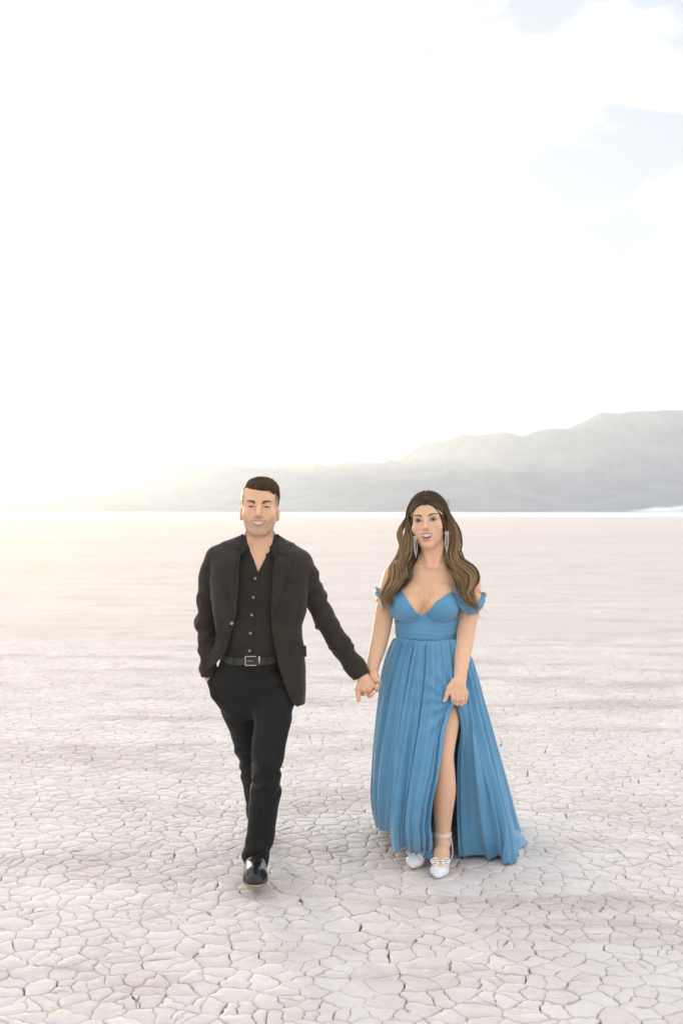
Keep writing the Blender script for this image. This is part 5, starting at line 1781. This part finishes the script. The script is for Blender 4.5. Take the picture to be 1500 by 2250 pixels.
        return sh
    r1 = pump(at(967.5, 1911, 5.185), at(965, 1926, 5.115), at(972, 1868, 5.34), at(973, 1880, 5.375) * np.array([1, 1, 0]), 1)
    r2 = pump(at(915, 1891, 5.31), at(911, 1904, 5.235), at(911, 1845, 5.46), at(911, 1866, 5.50) * np.array([1, 1, 0]), -1)
    ast = Tubes()
    for py, rr_ in ((1829, 0.0385), (1833.5, 0.0385)):
        c = at(972, py, 5.303)
        a = np.linspace(0, 2*np.pi, 36, endpoint=False)
        ast.add(np.c_[c[0] + rr_*np.cos(a), c[1] + rr_*np.sin(a), c[2] + 0.002*np.sin(a)], 0.0042, 7, closed=True)
    ast.build('ankle_strap', MAT_PEARL, r1)
    hs = Tubes()
    hs.add(catmull([at(990, 1838, 5.32), at(993, 1858, 5.33), at(993, 1880, 5.33), at(986, 1893, 5.30)], 14), 0.0028, 6)
    hs.build('heel_strap', MAT_WHITE, r1)

    # ---------------- jewellery
    def earring(px, py, y, tilt):
        t = Tubes()
        top = at(px, py, y)
        for dx, L in ((-0.0065, 0.084), (0.0055, 0.084), (-0.001, 0.100)):
            q = catmull([top + (dx*0.7, 0, 0), top + (dx*1.25 + tilt*0.4*L, -0.002, -L*0.5), top + (dx*0.35 + tilt*L, -0.001, -L)], 22)
            t.add(q, 0.0014*(1 + 0.35*np.sin(np.arange(22)*2.4)), 6)
        a = np.linspace(0, 2*np.pi, 16, endpoint=False)
        t.add(np.c_[top[0] + 0.008*np.cos(a), top[1] - 0.002 + 0*a, top[2] + 0.006*np.sin(a)], 0.0020, 6, closed=True)
        return t.build('earring', MAT_JEWEL, wom)
    earring(981, 1171, 5.385, 0.0)
    earring(911.5, 1181, 5.375, 0.05)
    rg = Tubes()
    rc = g(885, 1010, -0.012)
    a = np.linspace(0, 2*np.pi, 20, endpoint=False)
    rg.add(np.c_[rc[0] + 0.0110*np.cos(a), rc[1] + 0.0105*np.sin(a), rc[2] + 0*a], 0.0013, 6, closed=True)
    rg.add([rc + (0, -0.010, 0), rc + (0, -0.0135, 0.0003), rc + (0, -0.0155, 0.0003)], [0.0028, 0.0048, 0.0020], 8)
    rg.build('ring', MAT_JEWEL, wom)

    # ---------------- hair: cap on the skull, then long waved locks
    o, s = head.out, head.s
    Hc = Field(axis(0.25, 0.60, 0.004), axis(5.29, 5.62, 0.004), axis(1.44, 1.76, 0.0032))
    Hc.ell(o((0, 0.016, 0.034)), np.array((0.0790, 0.100, 0.0915)) * s, 0, 'add', head.R)
    Hc.ell(o((0.003, 0.040, -0.03)), np.array((0.082, 0.070, 0.10)) * s, 0.04, 'add', head.R)
    Hc.ell(o((0, -0.030, 0.043)), np.array((0.064, 0.0635, 0.0600)) * s, 0.03, 'add', head.R)
    def face_open(x, y, z):
        lx, ly, lz = head.local(x, y, z)
        top = 0.066 - 0.20*np.abs(lx) - 6.0*lx*lx
        side = 0.071
        return np.maximum(np.maximum(lz - top, np.abs(lx) - side), ly + 0.012) * s
    Hc.put(face_open, [a[0] for a in Hc.ax], [a[-1] for a in Hc.ax], 0.012, 'sub')
    V, Q = Hc.mesh(2)
    me = mesh_np('hair', V, Q)
    lx, ly, lz = head.local(V[:, 0], V[:, 1], V[:, 2])
    ta = me.attributes.new('tint', 'FLOAT', 'POINT'); ta.data.foreach_set('value', np.clip(0.10 + 0.12*fsm(0.05, -0.08, lz), 0, 1).astype(np.float32))
    hair = link('hair', me, wom, MAT_HAIR_W)
    def loc(px, py, dy):
        return at(px, py, YW + dy)
    top = loc(944, 1099, -0.05)
    # guide locks: pixel path with depth offset, radius of the bundle along it
    GL = []
    def guide(pts, rad, n, light):
        GL.append((np.array([loc(*p) for p in pts]), rad, n, light))
    # picture-left side, outermost to innermost
    guide([(940, 1098, -0.04), (918, 1102, -0.02), (900, 1120, 0.0), (886, 1148, 0.01), (878, 1176, 0.0), (884, 1198, -0.01), (876, 1222, -0.02), (864, 1246, -0.05), (861, 1270, -0.09), (846, 1294, -0.11), (838, 1312, -0.12), (846, 1330, -0.13), (838, 1344, -0.13)], 0.017, 95, 0.62)
    guide([(940, 1100, -0.05), (916, 1106, -0.04), (900, 1130, -0.03), (890, 1160, -0.03), (890, 1190, -0.03), (884, 1215, -0.04), (872, 1240, -0.07), (870, 1262, -0.10), (864, 1282, -0.12), (850, 1300, -0.125), (845, 1318, -0.13), (853, 1334, -0.13), (848, 1348, -0.13)], 0.016, 90, 0.55)
    guide([(940, 1101, -0.06), (918, 1110, -0.06), (906, 1135, -0.055), (899, 1165, -0.05), (902, 1192, -0.05), (898, 1218, -0.06), (886, 1243, -0.09), (887, 1266, -0.11), (876, 1286, -0.125), (862, 1304, -0.13), (858, 1322, -0.13), (862, 1336, -0.13)], 0.014, 80, 0.42)
    guide([(941, 1102, -0.07), (922, 1112, -0.075), (909, 1138, -0.065), (905, 1170, -0.045), (912, 1200, -0.035), (910, 1224, -0.045), (900, 1248, -0.085), (899, 1266, -0.105), (888, 1284, -0.125), (872, 1296, -0.13), (858, 1306, -0.13)], 0.011, 65, 0.25)
    guide([(936, 1096, 0.0), (910, 1108, 0.04), (892, 1140, 0.06), (880, 1180, 0.06), (882, 1220, 0.05), (872, 1255, 0.02), (866, 1280, -0.03)], 0.020, 70, 0.60)
    guide([(941, 1102, -0.06), (926, 1116, -0.055), (914, 1150, -0.02), (914, 1190, 0.0), (920, 1215, 0.0), (914, 1245, -0.03)], 0.014, 60, 0.10)
    # picture-right side
    guide([(948, 1098, -0.04), (972, 1098, -0.02), (990, 1116, 0.0), (1001, 1142, 0.0), (1008, 1172, 0.0), (1009, 1198, 0.0), (1004, 1222, -0.01), (1020, 1236, -0.03), (1040, 1250, -0.06), (1046, 1272, -0.075), (1034, 1292, -0.09), (1040, 1312, -0.11), (1050, 1330, -0.12), (1057, 1350, -0.12)], 0.015, 95, 0.60)
    guide([(948, 1099, -0.05), (974, 1104, -0.04), (988, 1126, -0.03), (997, 1154, -0.025), (1003, 1184, -0.03), (998, 1210, -0.03), (998, 1230, -0.04), (1014, 1246, -0.06), (1032, 1264, -0.08), (1032, 1286, -0.095), (1024, 1304, -0.11), (1034, 1324, -0.13), (1048, 1340, -0.13)], 0.015, 90, 0.66)
    guide([(948, 1100, -0.06), (972, 1108, -0.065), (983, 1132, -0.055), (990, 1162, -0.045), (995, 1192, -0.045), (988, 1216, -0.05), (992, 1240, -0.07), (1006, 1258, -0.09), (1016, 1276, -0.105), (1014, 1296, -0.12), (1022, 1316, -0.13), (1040, 1332, -0.135), (1056, 1344, -0.13)], 0.013, 85, 0.55)
    guide([(947, 1101, -0.07), (966, 1109, -0.08), (977, 1132, -0.07), (982, 1160, -0.05), (985, 1190, -0.045), (980, 1214, -0.05), (984, 1238, -0.075), (994, 1256, -0.10), (1004, 1274, -0.12), (1008, 1292, -0.125), (1016, 1308, -0.13)], 0.010, 65, 0.38)
    guide([(950, 1096, 0.0), (980, 1106, 0.04), (998, 1140, 0.06), (1008, 1180, 0.06), (1005, 1215, 0.04), (1020, 1240, 0.01), (1040, 1262, -0.02), (1040, 1290, -0.05)], 0.019, 70, 0.55)
    guide([(948, 1101, -0.06), (968, 1114, -0.055), (978, 1150, -0.02), (978, 1190, 0.0), (974, 1215, 0.0), (984, 1245, -0.04)], 0.013, 60, 0.10)
    st = Tubes()
    r = np.random.default_rng(21)
    ROOTS = [(-0.035, 0.04), (-0.060, -0.01), (-0.080, -0.045), (-0.0935, -0.070), (0.02, 0.095), (-0.0935, -0.05)] * 2
    def crown_path(side, ly, path):
        # from the parting down over the skull to where the lock leaves it
        pts = []
        c = math.sqrt(max(1 - ((ly - 0.016) / 0.106)**2, 0.05))
        for th in (3, 24, 45, 64, 82):
            a = math.radians(th)
            y = ly + (0.058 * (th / 82)**1.7 if ly < -0.05 else 0.012 * th / 82)
            c1 = math.sqrt(max(1 - ((y - 0.016) / 0.106)**2, 0.02))
            c2 = math.sqrt(max(1 - ((y + 0.030) / 0.0665)**2, 0.0))
            p1 = (0.0845 * math.sin(a) * c1, 0.034 + 0.0985 * math.cos(a) * c1)
            p2 = (0.0670 * math.sin(a) * c2, 0.043 + 0.0635 * math.cos(a) * c2)
            best = max((p1, p2), key=lambda q: q[0]**2 + (q[1] - 0.036)**2)
            pts.append(o((side * best[0] + 0.001, y, best[1])))
        return np.vstack([np.array(pts), path[4:]])
    jobs = []
    for gi, (path, rad, n, light) in enumerate(GL):
        side = -1 if gi < 6 else 1
        lo, hi = ROOTS[gi]
        for c in range(max(n // 9, 1) + 3):
            jobs.append((crown_path(side, r.uniform(lo, hi), path), rad, 9, light))
        if gi % 6 in (2, 3):
            for c in range(7):
                jobs.append((crown_path(side, r.uniform(-0.0935, -0.070), path), rad * 1.1, 9, light))
    # wisps that frame the forehead
    for side, gi in ((-1, 2), (1, 8), (-1, 3), (1, 9)):
        path, rad, n, light = GL[gi]
        for c in range(26):
            j = (c / 25.0) * 1.25
            fp = [(0.002, -0.0885, 0.0700), (side*0.020, -0.0885, 0.0665), (side*0.036, -0.0815, 0.0555), (side*0.051, -0.0680, 0.0330), (side*0.0645, -0.0430, -0.0020), (side*0.0715, -0.016, -0.040)]
            fp = [o((x * (1 + 0.10*j), y + 0.040*j, z + 0.030*j * fsm(-0.05, 0.05, np.array(z)))) for x, y, z in fp]
            jobs.append((np.vstack([np.array(fp), path[5:]]), rad * 0.9, 9, light * (0.55 + 0.6 * r.random())))
    for path, rad, n, light in jobs:
        m = 38
        base = catmull(path, m)
        t = np.linspace(0, 1, m)
        tan = np.gradient(base, axis=0); tan /= np.linalg.norm(tan, axis=1)[:, None]
        e1 = np.cross(tan, (0.1, -1, 0.05)); e1 /= np.linalg.norm(e1, axis=1)[:, None]
        e2 = np.cross(tan, e1)
        prof = (0.06 + 0.94*fsm(0.12, 0.5, t)) * (1 - 0.45*fsm(0.72, 1.0, t))
        nsub = max(n // 9, 1)
        for c in range(nsub):
            # each wisp of the lock has its own place, wave and shade
            a0, q0 = r.uniform(0, 6.28), math.sqrt(r.random())
            ph, fr = r.uniform(0, 6.28), r.uniform(2.0, 3.2)
            amp = 0.0058 * r.uniform(0.5, 1.3)
            tw = r.uniform(-1.5, 1.5)
            tone = float(np.clip(r.normal(light, 0.20), 0, 1))
            end = r.uniform(0.88, 1.04)
            for i in range(9):
                a1, q1 = r.uniform(0, 6.28), 0.0040 * math.sqrt(r.random())
                ang = a0 + tw*t
                grow = fsm(0.25, 0.7, t)
                p = base + e1*(rad*q0*prof*np.cos(ang))[:, None] + e2*(rad*q0*prof*np.sin(ang))[:, None]
                p = p + e1*(amp*grow*np.sin(fr*6.28*t + ph))[:, None] + e2*(amp*grow*np.cos(fr*6.28*t + ph))[:, None]
                spread = q1*(0.6 + 0.6*t + 1.2*fsm(0.85, 1, t))
                p = p + e1*(spread*np.cos(a1 + 2*t))[:, None] + e2*(spread*np.sin(a1 + 2*t))[:, None]
                k = max(int(m*min(end - 0.06*r.random(), 1.0)), 8)
                rr = 0.00095 * np.ones(k); rr[-5:] *= np.linspace(1, 0.12, 5); rr[0] *= 0.5
                # balayage: darker at the root, lighter along the lengths
                st.add(p[:k], rr, 4, tint=np.clip((tone + r.normal(0, 0.17)) * (0.24 + 1.0*fsm(0.05, 0.55, t[:k])), 0, 1))
    for i in range(70):                            # fly-aways on the crown, lit from behind
        px = r.uniform(905, 990); y0 = r.uniform(-0.02, 0.05)
        py = 1094 + ((px - 947) / 45.0)**2 * 16
        a = loc(px, py + 5, y0); L = r.uniform(0.012, 0.034)
        b = a + np.array([r.uniform(-0.012, 0.012) + (px - 947)*0.0002, r.uniform(-0.01, 0.01), L])
        st.add(catmull([a, (a + b)/2 + (r.uniform(-0.005, 0.005), 0, 0.004), b], 7), [0.0005]*6 + [0.0002], 3, tint=0.9)
    for i in range(60):                            # stray curls at the tips
        side = -1 if r.random() < 0.5 else 1
        px, py = (r.uniform(832, 862), r.uniform(1290, 1340)) if side < 0 else (r.uniform(1020, 1056), r.uniform(1285, 1345))
        a = loc(px, py, -0.125 + r.uniform(-0.01, 0.01))
        q = [a]
        for k in range(4):
            q.append(q[-1] + np.array([side*r.uniform(-0.004, 0.012), r.uniform(-0.004, 0.004), -r.uniform(0.004, 0.014)]))
        st.add(catmull(q, 10), np.r_[np.full(8, 0.0007), 0.0005, 0.0002], 3, tint=float(r.uniform(0.3, 0.9)))
    st.build('locks', MAT_HAIR_W, hair)
    return wom
WOMAN = build_woman()
